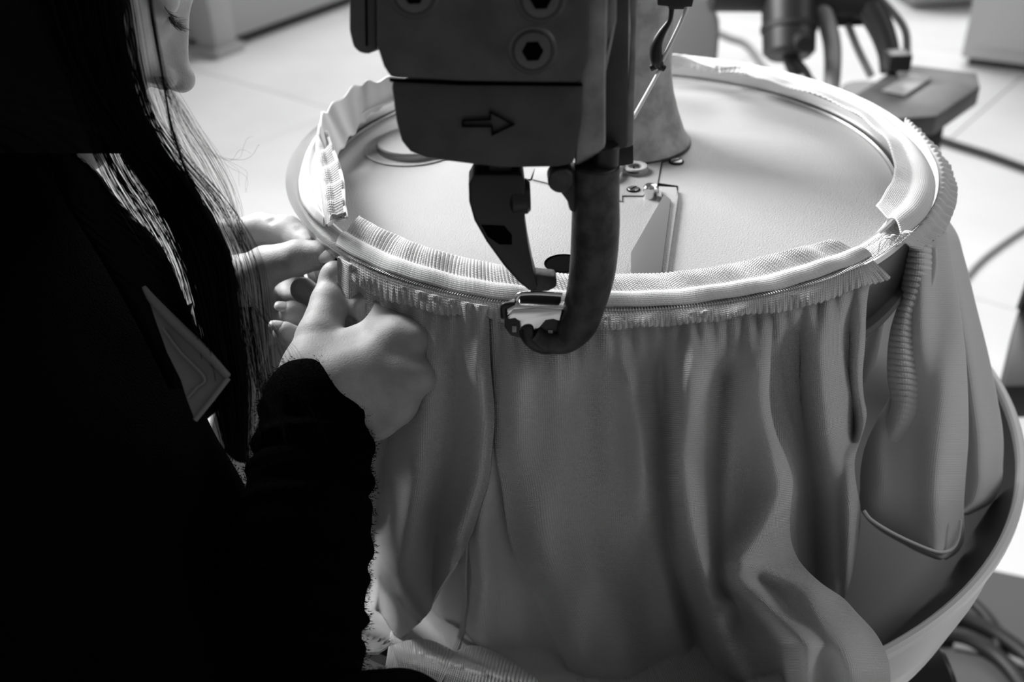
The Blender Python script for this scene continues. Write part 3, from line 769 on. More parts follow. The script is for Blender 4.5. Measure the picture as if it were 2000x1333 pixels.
# ---- raw edge frill hanging outside below the rim
def frill(name, bot, x0, x1, parent, r_b, n=900, ny=14, seed=3, m='knit'):
    bx = [a for a, b in bot]; by = [b for a, b in bot]; G = np.zeros((ny, n, 3)); rr = np.random.default_rng(seed)
    ph = rr.random(6)*6
    fr = rr.normal(0, 1, n)
    for i in range(n):
        x = x0+(x1-x0)*i/(n-1); xt = x-34*smooth01((i/(n-1)-.93)/.07); yb = float(interp(bx, by, x))+1.8*math.sin(x/17+ph[0])+1.8*math.sin(x/31+ph[1])+1.4*math.sin(x/1.9)+.5*fr[i]
        a = np.array([xt, rim_y(xt)+1.5])
        for j in range(ny):
            v = j/(ny-1); y = a[1]+(yb-a[1])*v
            w = .0009*math.sin(x/13+ph[2]+.8*math.sin(x/40))*v+.0010*math.sin(x/29+ph[3])*v+.0004*math.sin(x/1.9)*v
            r = .2100+(r_b-.2100)*(1-(1-v)**1.6)+w
            G[j, i] = PR(xt+(x-xt)*v, y, r)
    return sheet(name, G, m, parent, .0012)
frill('edge_frill', [(680, 545), (720, 571), (790, 592), (850, 613), (950, 617), (1020, 636), (1170, 641), (1250, 641), (1330, 633), (1420, 622), (1500, 611), (1560, 601), (1640, 577), (1700, 556), (1738, 540)], 684, 1738, front, .2158)

# ================================================================== second sweater, on the right
right = empty('sweater', PX(1830, 1060, .63), 'white knitted sweater with ribbed band hanging at the right side of the dial', 'sweater')
def pxsheet(name, left, right_, y0, y1, depth, m, parent, nx, ny, th=.0016, ripple=None):
    fl_, fr_ = path_x(left), path_x(right_); G = np.zeros((ny, nx, 3))
    for j in range(ny):
        y = y0+(y1-y0)*j/(ny-1); a, b = float(fl_(y)), float(fr_(y))
        for i in range(nx):
            u = i/(nx-1); x = a+(b-a)*u
            G[j, i] = PX(x, y+(ripple(u) if ripple else 0), depth(u, y, x))
    return sheet(name, G, m, parent, th)
# back lobe
def dR3(u, y, x):
    return .640+.00006*(y-430)*.5+.018*(2*u-1)**2*(1 if u > .5 else .3)-.010*math.exp(-((u-.62)/.16)**2)+.006*math.exp(-((u-.25)/.12)**2)
pxsheet('body_panel', [(425, 1800), (600, 1815), (800, 1830), (1005, 1850)], [(425, 1846), (455, 1866), (500, 1880), (600, 1905), (700, 1930), (780, 1946), (850, 1957), (900, 1957), (960, 1948), (985, 1930), (1005, 1890)], 425, 1005, dR3, 'knitfine', right, 60, 100)
# front lobe
def dR2(u, y, x):
    e = abs(2*u-1)
    d = .600+.000045*(y-470)+.016*e**3
    d -= .008*math.exp(-((x-(1790+.06*(y-500)))/26)**2)
    d += .010*math.exp(-((x-(1745+.02*(y-700)))/22)**2)*smooth01((y-700)/120)*smooth01((960-y)/120)
    d -= .010*math.exp(-((x-1840)/30)**2)*smooth01((y-620)/150)
    d += .003*math.sin(x/17+y/90)+.002*math.sin(x/31-y/70)
    d += .012*smooth01((y-960)/110)
    return d
lob_l = [(455, 1785), (600, 1772), (700, 1760), (760, 1748), (820, 1715), (880, 1690), (950, 1682), (1005, 1688), (1030, 1712), (1060, 1762), (1085, 1812), (1092, 1832)]
lob_r = [(455, 1848), (560, 1866), (700, 1884), (800, 1889), (860, 1889), (930, 1884), (1000, 1880), (1040, 1881), (1065, 1877), (1080, 1866), (1088, 1854), (1092, 1846)]
pxsheet('body_panel', lob_l, lob_r, 455, 1092, dR2, 'knitfine', right, 90, 150)
tube('hem_seam', [PX(x, y, d) for x, y, d in ((1687, 998, .612), (1702, 1016, .611), (1740, 1040, .613), (1790, 1064, .616), (1832, 1079, .620), (1858, 1074, .624), (1871, 1052, .626), (1876, 1016, .626))], .0011, 'knitfine', right, n=8)
# twisted ribbed band
bl = [(470, 1768), (520, 1766), (600, 1754), (640, 1742), (690, 1735), (740, 1735), (790, 1742), (850, 1722), (900, 1700), (940, 1690)]
br = [(470, 1826), (520, 1826), (560, 1815), (600, 1790), (640, 1788), (690, 1796), (740, 1806), (790, 1798), (850, 1768), (900, 1728), (940, 1696)]
fbl, fbr = path_x(bl), path_x(br); nr = 40; seg = 7; n = nr*seg+1; nx = 26; G = np.zeros((n, nx, 3))
for j in range(n):
    y = 470+470*j/(n-1); a, b = float(fbl(y)), float(fbr(y))
    for i in range(nx):
        u = i/(nx-1); x = a+(b-a)*u; e = 2*u-1
        d = .592+.00005*(y-470)+.024*float(smooth01((y-790)/120))+.012*e*e-.0011*math.cos(2*math.pi*j/seg)*smooth01((900-y)/200)*smooth01((.93-u)/.1)
        G[j, i] = PX(x, y+10*u, d)
sheet('ribbed_band', G, 'rib', right, .0014)
tube('band_edge', [PX(float(fbr(y))-3, y+9, .5985+.00005*(y-470)+.024*float(smooth01((y-790)/120))) for y in range(475, 935, 35)], .0020, 'knitfine', right, n=8)
# neck strip along the right of the dial
def edge_strip(name, outer, inner, zo, zi, zb, m, parent, n=240, ny=18, rib=0, amp=.0007, wob=.0008, vrib=.45, flip=False, zt=0.):
    O = catmull(np.array(outer, float), n); I = catmull(np.array(inner, float), n); G = np.zeros((ny, n, 3))
    for i in range(n):
        s = i/(n-1); po_ = PZ(O[i, 0], O[i, 1], zo); pi2 = PZ(I[i, 0], I[i, 1], zi)
        for j in range(ny):
            v = j/(ny-1); p = po_*(1-v)+pi2*v
            z = zb*(1-zt*s)*math.sin(math.pi*min(v/.55, 1))*(1 if v < .55 else 0)+wob*math.sin(s*41+v*3)*(v if not flip else 1)
            if rib: z += amp*math.cos(2*math.pi*s*rib)*smooth01((v-vrib)/.1)
            G[j, i] = p+np.array([0, 0, z])
    return sheet(name, G, m, parent, .0012)
edge_strip('neck_strip', [(1762, 464), (1805, 425), (1822, 390), (1824, 350), (1802, 302), (1762, 260), (1700, 208), (1625, 175), (1550, 150), (1456, 127)],
           [(1712, 402), (1730, 375), (1745, 345), (1745, 310), (1728, 270), (1690, 235), (1640, 203), (1560, 174), (1500, 157), (1456, 142)], .001, .006, .005, 'rib', right, n=520, rib=75, amp=.0005, vrib=.5, zt=.85)
edge_strip('edge_frill', [(1750, 482), (1800, 434), (1826, 388), (1833, 350), (1828, 315), (1808, 284), (1785, 258), (1766, 238)],
           [(1792, 487), (1838, 458), (1863, 410), (1868, 370), (1856, 330), (1832, 295), (1802, 262), (1772, 238)], -.002, -.013, .002, 'knitfine', right, n=300, ny=14, rib=26, amp=.0010, vrib=.1)
for k in range(7):
    x0 = 1718+k*7; pts = [PZ(x0+random.uniform(-6, 6), 492-k*4, .002), PZ(x0+8+random.uniform(-8, 8), 470-k*3, .010), PZ(x0+18+random.uniform(-8, 8), 466-k*2, .012), PZ(x0+24, 478-k*4, .004)]
    tube('loose_thread', pts, .00035, 'thread', right, n=5, sub=5)

# ================================================================== strips of the other two sweaters
left = empty('sweater', PZ(620, 350, .002), 'white knitted collar band with ruffled edge at the left of the dial', 'sweater')
edge_strip('rolled_band', [(634, 442), (612, 424), (592, 396), (585, 362), (590, 330), (602, 302), (622, 272), (650, 240), (700, 205), (760, 180)],
           [(646, 440), (640, 410), (636, 380), (628, 350), (624, 320), (626, 292), (644, 268), (680, 240), (724, 214), (780, 192)], .003, .010, .005, 'rib', left, n=160, wob=.0004)
edge_strip('ruffled_edge', [(640, 441), (632, 410), (628, 375), (621, 335), (617, 300), (620, 262), (628, 232)],
           [(677, 426), (672, 395), (669, 352), (656, 308), (643, 275), (636, 250), (634, 225)], .010, .018, .002, 'knit', left, n=200, ny=16, rib=7, amp=.0030, wob=.001, vrib=.2)
edge_strip('collar_band', [(622, 262), (628, 228), (648, 206), (690, 171), (722, 160), (770, 152), (830, 146)],
           [(648, 330), (668, 290), (690, 262), (712, 235), (740, 212), (780, 190), (830, 176)], .026, .006, .0, 'rib', left, n=160, wob=.0015, flip=True)
tube('overlock_edge', [PZ(x, y, .0185) for x, y in ((677, 426), (672, 395), (669, 352), (656, 308), (643, 275), (634, 240))], .0011, 'knit', left, n=6, sub=10)
tube('cut_end', [PZ(x, y, .0150) for x, y in ((638, 441), (652, 432), (664, 430), (678, 426))], .0011, 'knit', left, n=6, sub=10)
back = empty('sweater', PZ(1350, 128, .002), 'small white roll of knit on the points behind the column', 'sweater')
edge_strip('rolled_edge', [(1290, 110), (1330, 113), (1352, 118), (1372, 126), (1398, 134)], [(1290, 132), (1330, 131), (1352, 133), (1372, 136), (1398, 139)], .010, .002, .004, 'rib', back, n=80, wob=.001)
edge_strip('rolled_edge', [(1405, 134), (1425, 132), (1445, 130), (1470, 134)], [(1405, 142), (1425, 142), (1445, 143), (1470, 146)], .003, .001, .002, 'rib', back, n=40, wob=.0005)
# ================================================================== THE PERSON
def smin(a, b, k):
    h = np.clip(.5+.5*(b-a)/k, 0, 1); return b*(1-h)+a*h-k*h*(1-h)
def surface_nets(f, org, h):
    nx, ny, nz = f.shape; ins = f < 0
    c = np.zeros((nx-1, ny-1, nz-1), np.int8)
    for i in (0, 1):
        for j in (0, 1):
            for k in (0, 1): c += ins[i:nx-1+i, j:ny-1+j, k:nz-1+k]
    act = (c > 0) & (c < 8); idx = -np.ones(act.shape, np.int64); ids = np.argwhere(act); idx[act] = np.arange(len(ids))
    P = np.zeros((len(ids), 3)); cnt = np.zeros(len(ids))
    I, J, K = ids.T
    cor = [(i, j, k) for i in (0, 1) for j in (0, 1) for k in (0, 1)]
    val = {q: f[I+q[0], J+q[1], K+q[2]] for q in cor}
    for a in cor:
        for ax in range(3):
            if a[ax] == 0:
                b = list(a); b[ax] = 1; b = tuple(b); va, vb = val[a], val[b]; m = (va < 0) != (vb < 0)
                t = np.where(m, va/np.where(m, va-vb, 1), 0)
                q = np.array(a, float)[None].repeat(len(ids), 0); q[:, ax] = t
                P[m] += q[m]; cnt[m] += 1
    P = org+(ids+P/cnt[:, None])*h
    F = []
    for ax in range(3):
        o1, o2 = [(1, 2), (2, 0), (0, 1)][ax]
        a = [slice(None)]*3; b = [slice(None)]*3; a[ax] = slice(0, -1); b[ax] = slice(1, None)
        s0 = ins[tuple(a)]; s1 = ins[tuple(b)]
        for flip in (False, True):
            e = np.argwhere(s0 & ~s1) if not flip else np.argwhere(~s0 & s1)
            e = e[(e[:, o1] > 0) & (e[:, o2] > 0) & (e[:, o1] < f.shape[o1]-1) & (e[:, o2] < f.shape[o2]-1)]
            q = []
            for d1_, d2_ in ((0, 0), (1, 0), (1, 1), (0, 1)):
                w = e.copy(); w[:, o1] -= d1_; w[:, o2] -= d2_; q.append(idx[w[:, 0], w[:, 1], w[:, 2]])
            q = np.stack(q, 1)
            F.append(q[:, ::-1] if flip else q)
    return P, np.concatenate(F)
class SDF:
    """smooth union of round cones and ellipsoids, turned into one skin"""
    def __init__(s, lo, hi, h):
        s.o = np.array(lo, float); s.h = h; n = np.ceil((np.array(hi)-s.o)/h).astype(int)+1
        s.f = np.full(n, .05, np.float32); s.n = n
    def win(s, lo, hi):
        a = np.clip(np.floor((lo-s.o)/s.h).astype(int), 0, s.n); b = np.clip(np.ceil((hi-s.o)/s.h).astype(int)+1, 0, s.n)
        sl = tuple(slice(x, y) for x, y in zip(a, b))
        ax = [s.o[i]+s.h*np.arange(a[i], b[i]) for i in range(3)]
        return sl, np.stack(np.meshgrid(*ax, indexing='ij'), -1)
    def comb(s, sl, d, k, sub=False):
        if d.size == 0: return
        s.f[sl] = smin(s.f[sl], d, k) if not sub else -smin(-s.f[sl], d, k)
    def cone(s, a, b, ra, rb, k=.004, mod=None):
        a = np.asarray(a, float); b = np.asarray(b, float); m = max(ra, rb)+3*k+.004
        sl, X = s.win(np.minimum(a, b)-m, np.maximum(a, b)+m); ab = b-a; L2 = ab@ab
        t = np.clip(((X-a)@ab)/L2, 0, 1) if L2 > 1e-12 else np.zeros(X.shape[:3])
        d = np.linalg.norm(X-a-t[..., None]*ab, axis=-1)-(ra+(rb-ra)*t)
        if mod is not None: d = d-mod(t*math.sqrt(L2), X)
        s.comb(sl, d, k)
    def ell(s, c, r, R=np.eye(3), k=.004, sub=False):
        c = np.asarray(c, float); r = np.asarray(r, float); m = max(r)+3*k+.004
        sl, X = s.win(c-m, c+m); q = (X-c)@R
        k0 = np.linalg.norm(q/r, axis=-1); k1 = np.linalg.norm(q/(r*r), axis=-1)+1e-9
        s.comb(sl, k0*(k0-1)/k1, k, sub)
    def mesh(s): return surface_nets(s.f, s.o, s.h)
def chain(S_, pts, k=.003, k0=.006):
    """pts: (px, py, depth, radius in mm)"""
    for i, (a, b) in enumerate(zip(pts[:-1], pts[1:])):
        S_.cone(PX(*a[:3]), PX(*b[:3]), a[3]/1000, b[3]/1000, k0 if i == 0 else k)
def bounds(L, m=.025):
    P = np.array([PX(*p[:3]) for c in L for p in c]); return P.min(0)-m, P.max(0)+m
BODY = []
# ---- right hand (near): thumb up against the points, fingers curled round the cloth
rh = dict(
    thumb=[(612, 735, .540, 17), (624, 662, .552, 13.0), (643, 590, .568, 10.2), (655, 546, .580, 9.0)],
    index=[(783, 668, .535, 12.0), (716, 594, .566, 10.2), (690, 575, .586, 8.4), (672, 552, .594, 7.2)],
    middle=[(790, 735, .530, 12.4), (748, 690, .582, 9.8), (650, 615, .604, 8.6), (592, 566, .606, 7.8)],
    ring=[(768, 785, .535, 11.6), (712, 740, .588, 9.4), (628, 640, .594, 8.4), (570, 612, .588, 7.6)],
    little=[(735, 815, .541, 10.4), (680, 770, .585, 8.6), (612, 680, .582, 7.8), (556, 651, .574, 6.8)])
wr = (612, 860, .542, 23)
heel = (672, 760, .536, 22)
H = SDF(*bounds(list(rh.values())+[[wr, (600, 960, .535, 25)]]), .0011)
H.cone(PX(600, 960, .535), PX(*wr[:3]), .024, .023, .008)
H.cone(PX(*wr[:3]), PX(*heel[:3]), .023, .020, .008)
for k_ in ('index', 'middle', 'ring', 'little'):
    m_ = rh[k_][0]; H.cone(PX(*heel[:3]), PX(*m_[:3]), .0175, m_[3]/1000+.001, .010)
H.cone(PX(*wr[:3]), PX(*rh['thumb'][0][:3]), .022, .017, .010)
H.cone(PX(615, 720, .545), PX(735, 660, .548), .015, .011, .009)          # web between thumb and index
for k_, c_ in rh.items(): chain(H, c_)
H.ell(PX(816, 664, .529), (.0075,)*3, k=.006); H.ell(PX(823, 737, .524), (.008,)*3, k=.006)   # knuckles
H.ell(PX(655, 538, .574), (.0085,)*3, k=.004)
H.ell(PX(715, 612, .5525), (.006, .006, .006), k=.006, sub=True)
BODY.append(H.mesh())
# ---- left hand (far)
lh = dict(
    thumb=[(466, 560, .612, 18), (520, 520, .602, 12.0), (582, 503, .592, 10.2), (630, 498, .588, 8.6)],
    index=[(440, 470, .645, 12.0), (508, 450, .648, 10.8), (562, 452, .640, 9.8), (606, 482, .626, 8.2)],
    middle=[(448, 520, .655, 12.0), (540, 508, .668, 10.0), (566, 545, .645, 8.8), (562, 592, .622, 8.0)],
    ring=[(452, 575, .655, 11.4), (530, 565, .670, 9.4), (545, 605, .650, 8.4), (512, 625, .632, 7.6)],
    little=[(455, 620, .648, 10.2), (510, 620, .662, 8.4), (522, 650, .648, 7.6), (492, 655, .636, 6.8)])
wl = (440, 665, .618, 22)
G_ = SDF(*bounds(list(lh.values())+[[wl, (395, 715, .620, 23)]]), .0013)
G_.cone(PX(395, 715, .620), PX(*wl[:3]), .024, .023, .008)
hl = (466, 610, .625, 24)
G_.cone(PX(*wl[:3]), PX(*hl[:3]), .024, .022, .010)
for k_ in ('index', 'middle', 'ring', 'little'):
    m_ = lh[k_][0]; G_.cone(PX(*hl[:3]), PX(*m_[:3]), .019, m_[3]/1000+.001, .010)
G_.cone(PX(*wl[:3]), PX(*lh['thumb'][0][:3]), .023, .018, .010)
for k_, c_ in lh.items(): chain(G_, c_)
for x_, y_, d_ in ((531, 452, .634), (583, 466, .624)):
    G_.ell(PX(x_, y_-26, d_), (.003, .0022, .003), k=.003, sub=True)
BODY.append(G_.mesh())
# ---- head: turned away a little and bowed over the work
HS = .88e-3; AL, BE = math.radians(20), math.radians(27)
def camv(a, b, c): return _rt*a+_up*b-_fw*c            # right, up, towards the viewer
fwd_ = np.array([math.cos(AL), 0, -math.sin(AL)]); lef_ = np.array([-math.sin(AL), 0, -math.cos(AL)]); upp_ = np.array([0, 1., 0])
def bow(v): c, s = math.cos(-BE), math.sin(-BE); return np.array([c*v[0]-s*v[1], s*v[0]+c*v[1], v[2]])
HF, HL, HU = (camv(*bow(v)) for v in (fwd_, lef_, upp_))
NOSE = np.array([106., 0, -39.]); NP = PX(353, 146, .54)
def hp_(x, y, z): v = (np.array([x, y, z])-NOSE)*HS; return NP+HF*v[0]+HL*v[1]+HU*v[2]
HR = np.stack([HF, HL, HU], 1)
cs = np.array([hp_(x, y, z) for x in (-115, 120) for y in (-90, 90) for z in (-200, 130)])
E_ = SDF(cs.min(0), cs.max(0), .0017)
def el(c, r, k=6, sub=False): E_.ell(hp_(*c), np.array(r)*HS, HR, k*HS, sub)
def co(a, b, ra, rb, k=6): E_.cone(hp_(*a), hp_(*b), ra*HS, rb*HS, k*HS)
el((-8, 0, 42), (96, 76, 82), 20); el((40, 0, -38), (53, 57, 82), 25); el((50, 0, -84), (40, 38, 34), 18); el((76, 0, -108), (14, 17, 12), 12)
for sy in (1, -1):
    el((58, sy*33, -40), (25, 23, 24), 14); co((80, sy*10, 16), (66, sy*42, 14), 12, 10, 12)
    co((20, sy*46, -60), (52, sy*26, -96), 16, 14, 16)
for sy in (1, -1): el((106, sy*31, -7), (17, 20, 14), 9, True)
for sy in (1, -1): el((76, sy*31, -8), (14, 15, 12.5), 4)
co((86, 0, 2), (100, 0, -31), 5.5, 6.5, 8); el((106.5, 0, -41), (9.5, 9.5, 9), 6); co((84, 0, -14), (92, 0, -42), 8, 10, 8)
for sy in (1, -1): el((96, sy*10.5, -46), (10, 6.5, 7.5), 3.5)
co((84, -16, -70), (92, 0, -67), 3.5, 5, 4); co((84, 16, -70), (92, 0, -67), 3.5, 5, 4); co((82, -13, -77), (89, 0, -78), 4, 5.5, 4); co((82, 13, -77), (89, 0, -78), 4, 5.5, 4)
for sy in (1, -1): el((101, sy*8, -53), (6, 3.6, 4.5), 1.5, True)
for sy in (1, -1): el((0, sy*72, -10), (16, 6, 28), 5)
co((-12, 0, -60), (-40, 0, -190), 50, 54, 25)
BODY.append(E_.mesh())
# ---- arms, neck and trunk under the clothes (same figure)
T = [(-30, 420, .53), (120, 800, .54), (240, 1120, .55)]
B0 = [PX(*p) for p in ((-420, 300, .42), (760, 1650, .75))]
tk = [PX(*p) for p in ((-40, 430, .56), (60, 700, .56), (170, 1100, .56), (230, 1500, .56))]
shR = PX(-150, 820, .52); elR = PX(505, 1640, .455); wrR = PX(612, 860, .542)
shL = PX(-60, 640, .64); elL = PX(200, 850, .65); wrL = PX(400, 705, .620)
allp = np.array(tk+[shR, elR, wrR, shL, elL, wrL])
U = SDF(allp.min(0)-.1, allp.max(0)+.1, .004)
for a, b, ra, rb in ((tk[0], tk[1], .045, .052), (tk[1], tk[2], .052, .055), (tk[2], tk[3], .055, .055), (tk[0], shR, .03, .035), (shR, elR, .034, .028), (elR, wrR, .027, .021), (tk[0], shL, .03, .034), (shL, elL, .034, .028), (elL, wrL, .027, .021)):
    U.cone(a, b, ra, rb, .012)
BODY.append(U.mesh())
off = 0; Vs, Fs = [], []
for P_, F_ in BODY: Vs.append(P_); Fs.append(F_+off); off += len(P_)
person = meshobj('person', np.concatenate(Vs), np.concatenate(Fs), 'skin')
tag(person, 'person with long black hair in a black sweater, guiding knit onto the points', 'person')
sm = person.modifiers.new('soft', 'SMOOTH'); sm.factor = .5; sm.iterations = 3

# ---- sweater: trunk and both sleeves
def sleeve_mod(t, X): return .0016*np.sin(t*2*math.pi/.017)+.0010*np.sin(t*2*math.pi/.011+X[..., 0]*60)
cuffR = PX(622, 800, .536); midR = PX(592, 1050, .505); lowR = PX(548, 1420, .470); eR = PX(500, 1650, .45)
cuffL = PX(422, 662, .622); 
ch = [PX(-25, 432, .53), PX(110, 740, .53), PX(252, 1070, .53), PX(300, 1500, .53)]
sp = np.array(ch+[cuffR, midR, lowR, eR, cuffL, elL, shL, shR, PX(-260, 700, .5)])
Q = SDF(sp.min(0)-.11, sp.max(0)+.11, .0026)
for a, b, ra, rb in ((ch[0], ch[1], .058, .062), (ch[1], ch[2], .062, .063), (ch[2], ch[3], .063, .066)): Q.cone(a, b, ra, rb, .015)
Q.cone(PX(-260, 560, .50), PX(-60, 1000, .50), .095, .10, .02); Q.cone(PX(-60, 1000, .50), PX(60, 1600, .50), .10, .11, .02)
Q.cone(PX(-330, 300, .52), PX(-60, 420, .53), .07, .058, .02)
Q.cone(cuffR, midR, .0300, .0335, .004, sleeve_mod); Q.cone(midR, lowR, .0335, .037, .006, sleeve_mod); Q.cone(lowR, eR, .037, .04, .006)
Q.cone(eR, PX(60, 1600, .46), .045, .08, .02); Q.cone(shR, elR, .052, .045, .02); Q.cone(PX(600, 1472, .45), PX(772, 1444, .44), .034, .030, .01)
Q.cone(cuffL, PX(350, 730, .63), .0265, .031, .006, sleeve_mod); Q.cone(PX(350, 730, .63), elL, .032, .038, .008); Q.cone(elL, shL, .04, .05, .02)
P_, F_ = Q.mesh()
sw = meshobj('black_sweater', P_, F_, 'sweater', person)
# pile fibres standing on the near sleeve
nf = 22000; sel = np.flatnonzero((to_px(P_)[:, 0] > 440) & (to_px(P_)[:, 0] < 760) & (to_px(P_)[:, 1] > 690) & (to_px(P_)[:, 1] < 1360))
pick = rng.choice(sel, nf); base = P_[pick]+rng.normal(0, .001, (nf, 3)); 
ax_ = midR-cuffR; ax_ /= np.linalg.norm(ax_); rel = base-cuffR; nrm = rel-(rel@ax_)[:, None]*ax_; nrm /= np.linalg.norm(nrm, axis=1)[:, None]
tip = base+(nrm+rng.normal(0, .5, (nf, 3)))*rng.uniform(.0005, .0016, (nf, 1)); sd = rng.normal(0, 1, (nf, 3)); sd /= np.linalg.norm(sd, axis=1)[:, None]; sd *= .0003
Vf = np.stack([base-sd, base+sd, tip], 1).reshape(-1, 3); Ff = np.arange(nf*3).reshape(-1, 3)
pile = meshobj('pile', Vf, Ff, 'sweater', sw, smooth=False); tag(pile, kind='stuff')

# ---- trousers: legs under the tray
TR = SDF((-.62, -.52, FZ-.01), (.22, .06, -.25), .006)
for hx, hy, kx, ky in ((-.44, -.36, -.02, -.20), (-.46, -.22, -.15, -.03)):
    TR.cone((hx, hy, -.44), (kx, ky, -.405), .085, .060, .015); TR.cone((kx, ky, -.405), (kx-.04, ky, FZ+.05), .058, .042, .015); TR.cone((kx-.06, ky, FZ+.04), (kx+.10, ky, FZ+.03), .04, .03, .01)
TR.cone((-.47, -.36, -.42), (-.48, -.20, -.42), .10, .10, .03)
P_, F_ = TR.mesh(); meshobj('trousers', P_, F_, 'trousers', person)

# ---- shirt collar point sticking out over the sweater
def pslab(name, poly, d, th, m, parent, bevel=.0008):
    return slab_pts(name, [PX(x, y, dd) for x, y, dd in [(p if len(p) == 3 else (*p, d)) for p in poly]], tuple(_fw*th), m, parent, bevel)
pslab('shirt_collar', [(283, 563, .462), (345, 636, .459), (400, 688, .456), (446, 738, .452), (412, 782, .450), (380, 822, .449), (364, 780, .451), (352, 742, .453), (326, 690, .456), (300, 618, .460)], .455, .0022, 'shirt', person, .0007)
tube('collar_edge', [PX(x, y, d) for x, y, d in ((281, 561, .4605), (300, 588, .4595), (345, 634, .4575), (400, 686, .4545), (445, 736, .4505))], [.0010, .0020, .0023, .0021, .0016], MT['shirt'], person, n=8)
tube('collar_hem', [PX(x, y, d) for x, y, d in ((318, 642, .4573), (352, 688, .4548), (399, 738, .4515), (384, 758, .451), (366, 778, .4503))], .0007, MT['shirt'], person, n=6)
tube('collar_edge', [PX(x, y, d) for x, y, d in ((446, 739, .4507), (412, 783, .4490), (381, 821, .448))], .0012, MT['shirt'], person, n=8)

# ---- hair
def strands(A, B, n, d0, d1, rad, jit, m=34, seed=1, bias=None):
    r = np.random.default_rng(seed); A = catmull(np.array(A, float), m); B = catmull(np.array(B, float), m)
    t = r.random(n) if bias is None else r.random(n)**bias
    C = A[None]*(1-t)[:, None, None]+B[None]*t[:, None, None]
    s = np.linspace(0, 1, m)[None]
    ph = r.random((n, 4))*6.28; am = r.normal(0, jit, (n, 2))
    C[..., 0] += am[:, :1]*np.sin(2.6*s+ph[:, :1])+.45*am[:, 1:]*np.sin(6.5*s+ph[:, 1:2])
    dep = (d0+(d1-d0)*r.random(n))[:, None]+.003*np.sin(3*s+ph[:, 2:3])-.034*(1-smooth01((C[..., 1]-60)/360))
    ln = 1-.25*r.random(n)*(r.random(n) > .5)
    P = np.zeros((n, m, 3))
    P = PXa(C[..., 0], C[..., 1], dep)
    T = np.gradient(P, axis=1); T /= np.linalg.norm(T, axis=2)[..., None]
    n1 = np.cross(T, _fw[None, None]); n1 /= np.linalg.norm(n1, axis=2)[..., None]; n2 = np.cross(T, n1)
    w = rad*(.7+.6*r.random(n))[:, None, None]*np.clip(1.15-.5*s, .3, 1)[..., None]
    R = np.stack([P+w*(n1*math.cos(q)+n2*math.sin(q)) for q in (0, 2.094, 4.189)], 2)
    V = R.reshape(-1, 3); I = np.arange(n*m*3).reshape(n, m, 3); Fq = []
    for k in range(3):
        a, b = I[:, :-1, k], I[:, :-1, (k+1) % 3]; c, d = I[:, 1:, (k+1) % 3], I[:, 1:, k]
        Fq.append(np.stack([a, b, c, d], -1).reshape(-1, 4))
    return V, np.concatenate(Fq)
HAIR = [
    strands([(-20, -260), (40, -60), (100, 100), (190, 235), (290, 380), (350, 510), (388, 650), (415, 780), (440, 880)], [(196, -260), (226, -60), (246, 110), (294, 255), (395, 400), (446, 510), (463, 640), (480, 760), (476, 905)], 1500, .455, .475, .00016, 6, seed=1, bias=.6),
    strands([(240, -20), (275, 180), (322, 290), (402, 400), (452, 520), (472, 640), (498, 740), (530, 800)], [(252, -20), (288, 190), (350, 290), (450, 400), (510, 500), (528, 620), (535, 720), (565, 880)], 60, .455, .47, .00010, 9, seed=2, bias=1.6),
    strands([(300, 150), (340, 260), (380, 330), (432, 420), (480, 500)], [(322, 150), (385, 240), (438, 320), (470, 400), (472, 480)], 60, .46, .475, .00006, 8, seed=3),
    strands([(283, -40), (294, 40), (308, 120), (321, 190), (331, 250), (352, 320), (388, 400), (428, 470), (458, 570)], [(291, -40), (301, 40), (315, 120), (326, 190), (338, 250), (360, 320), (398, 400), (440, 470), (470, 570)], 22, .452, .46, .00012, 2, seed=4),
    strands([(100, 60), (150, 220), (200, 330), (240, 400), (285, 470), (325, 550), (355, 680)], [(185, 80), (222, 250), (262, 340), (312, 410), (352, 480), (380, 560), (405, 680)], 90, .462, .48, .00014, 8, seed=5),
    strands([(430, 600), (445, 700), (452, 780), (462, 900)], [(495, 600), (508, 700), (520, 790), (498, 900)], 60, .455, .475, .00013, 8, seed=6),
    strands([(470, 560), (520, 640), (560, 720), (600, 790)], [(490, 600), (545, 660), (580, 700), (640, 880)], 10, .455, .47, .00007, 10, seed=7),
    strands([(380, 270), (440, 330), (475, 380), (478, 430)], [(400, 300), (470, 310), (485, 270), (488, 265)], 6, .46, .475, .00006, 10, seed=8),
]
# dense under-layers: the fall of hair beside the face and the long lock
def lock(left, right_, y0, y1, d0, bul, nx=24, ny=60):
    fl_, fr_ = path_x(left), path_x(right_); V = []
    for side in (1, -1):
        for j in range(ny):
            y = y0+(y1-y0)*j/(ny-1); a, b = float(fl_(y)), float(fr_(y))
            for i in range(nx):
                u = i/(nx-1); e = math.sqrt(max(0, 1-(2*u-1)**2)); V.append(PX(a+(b-a)*u, y, d0-side*bul*e+.001*math.sin(a+u*40)-.034*(1-float(smooth01((y-60)/360)))))
    f = [tuple(q) for q in grid_faces(nx, ny)]; o_ = nx*ny
    f += [tuple(o_+k for k in q[::-1]) for q in f]
    return np.array(V), np.array(f)
HAIR.append(lock([(-260, -260), (100, -230), (240, -190), (300, -160)], [(-260, 180), (-80, 204), (0, 216), (100, 236), (200, 266), (250, 284), (300, 250)], -260, 300, .475, .010))
HAIR.append(lock([(300, 90), (380, 120), (480, 180), (620, 260), (760, 330)], [(300, 150), (330, 186), (378, 222), (420, 258), (461, 300), (520, 336), (575, 358), (660, 392), (760, 416)], 300, 760, .485, .005))
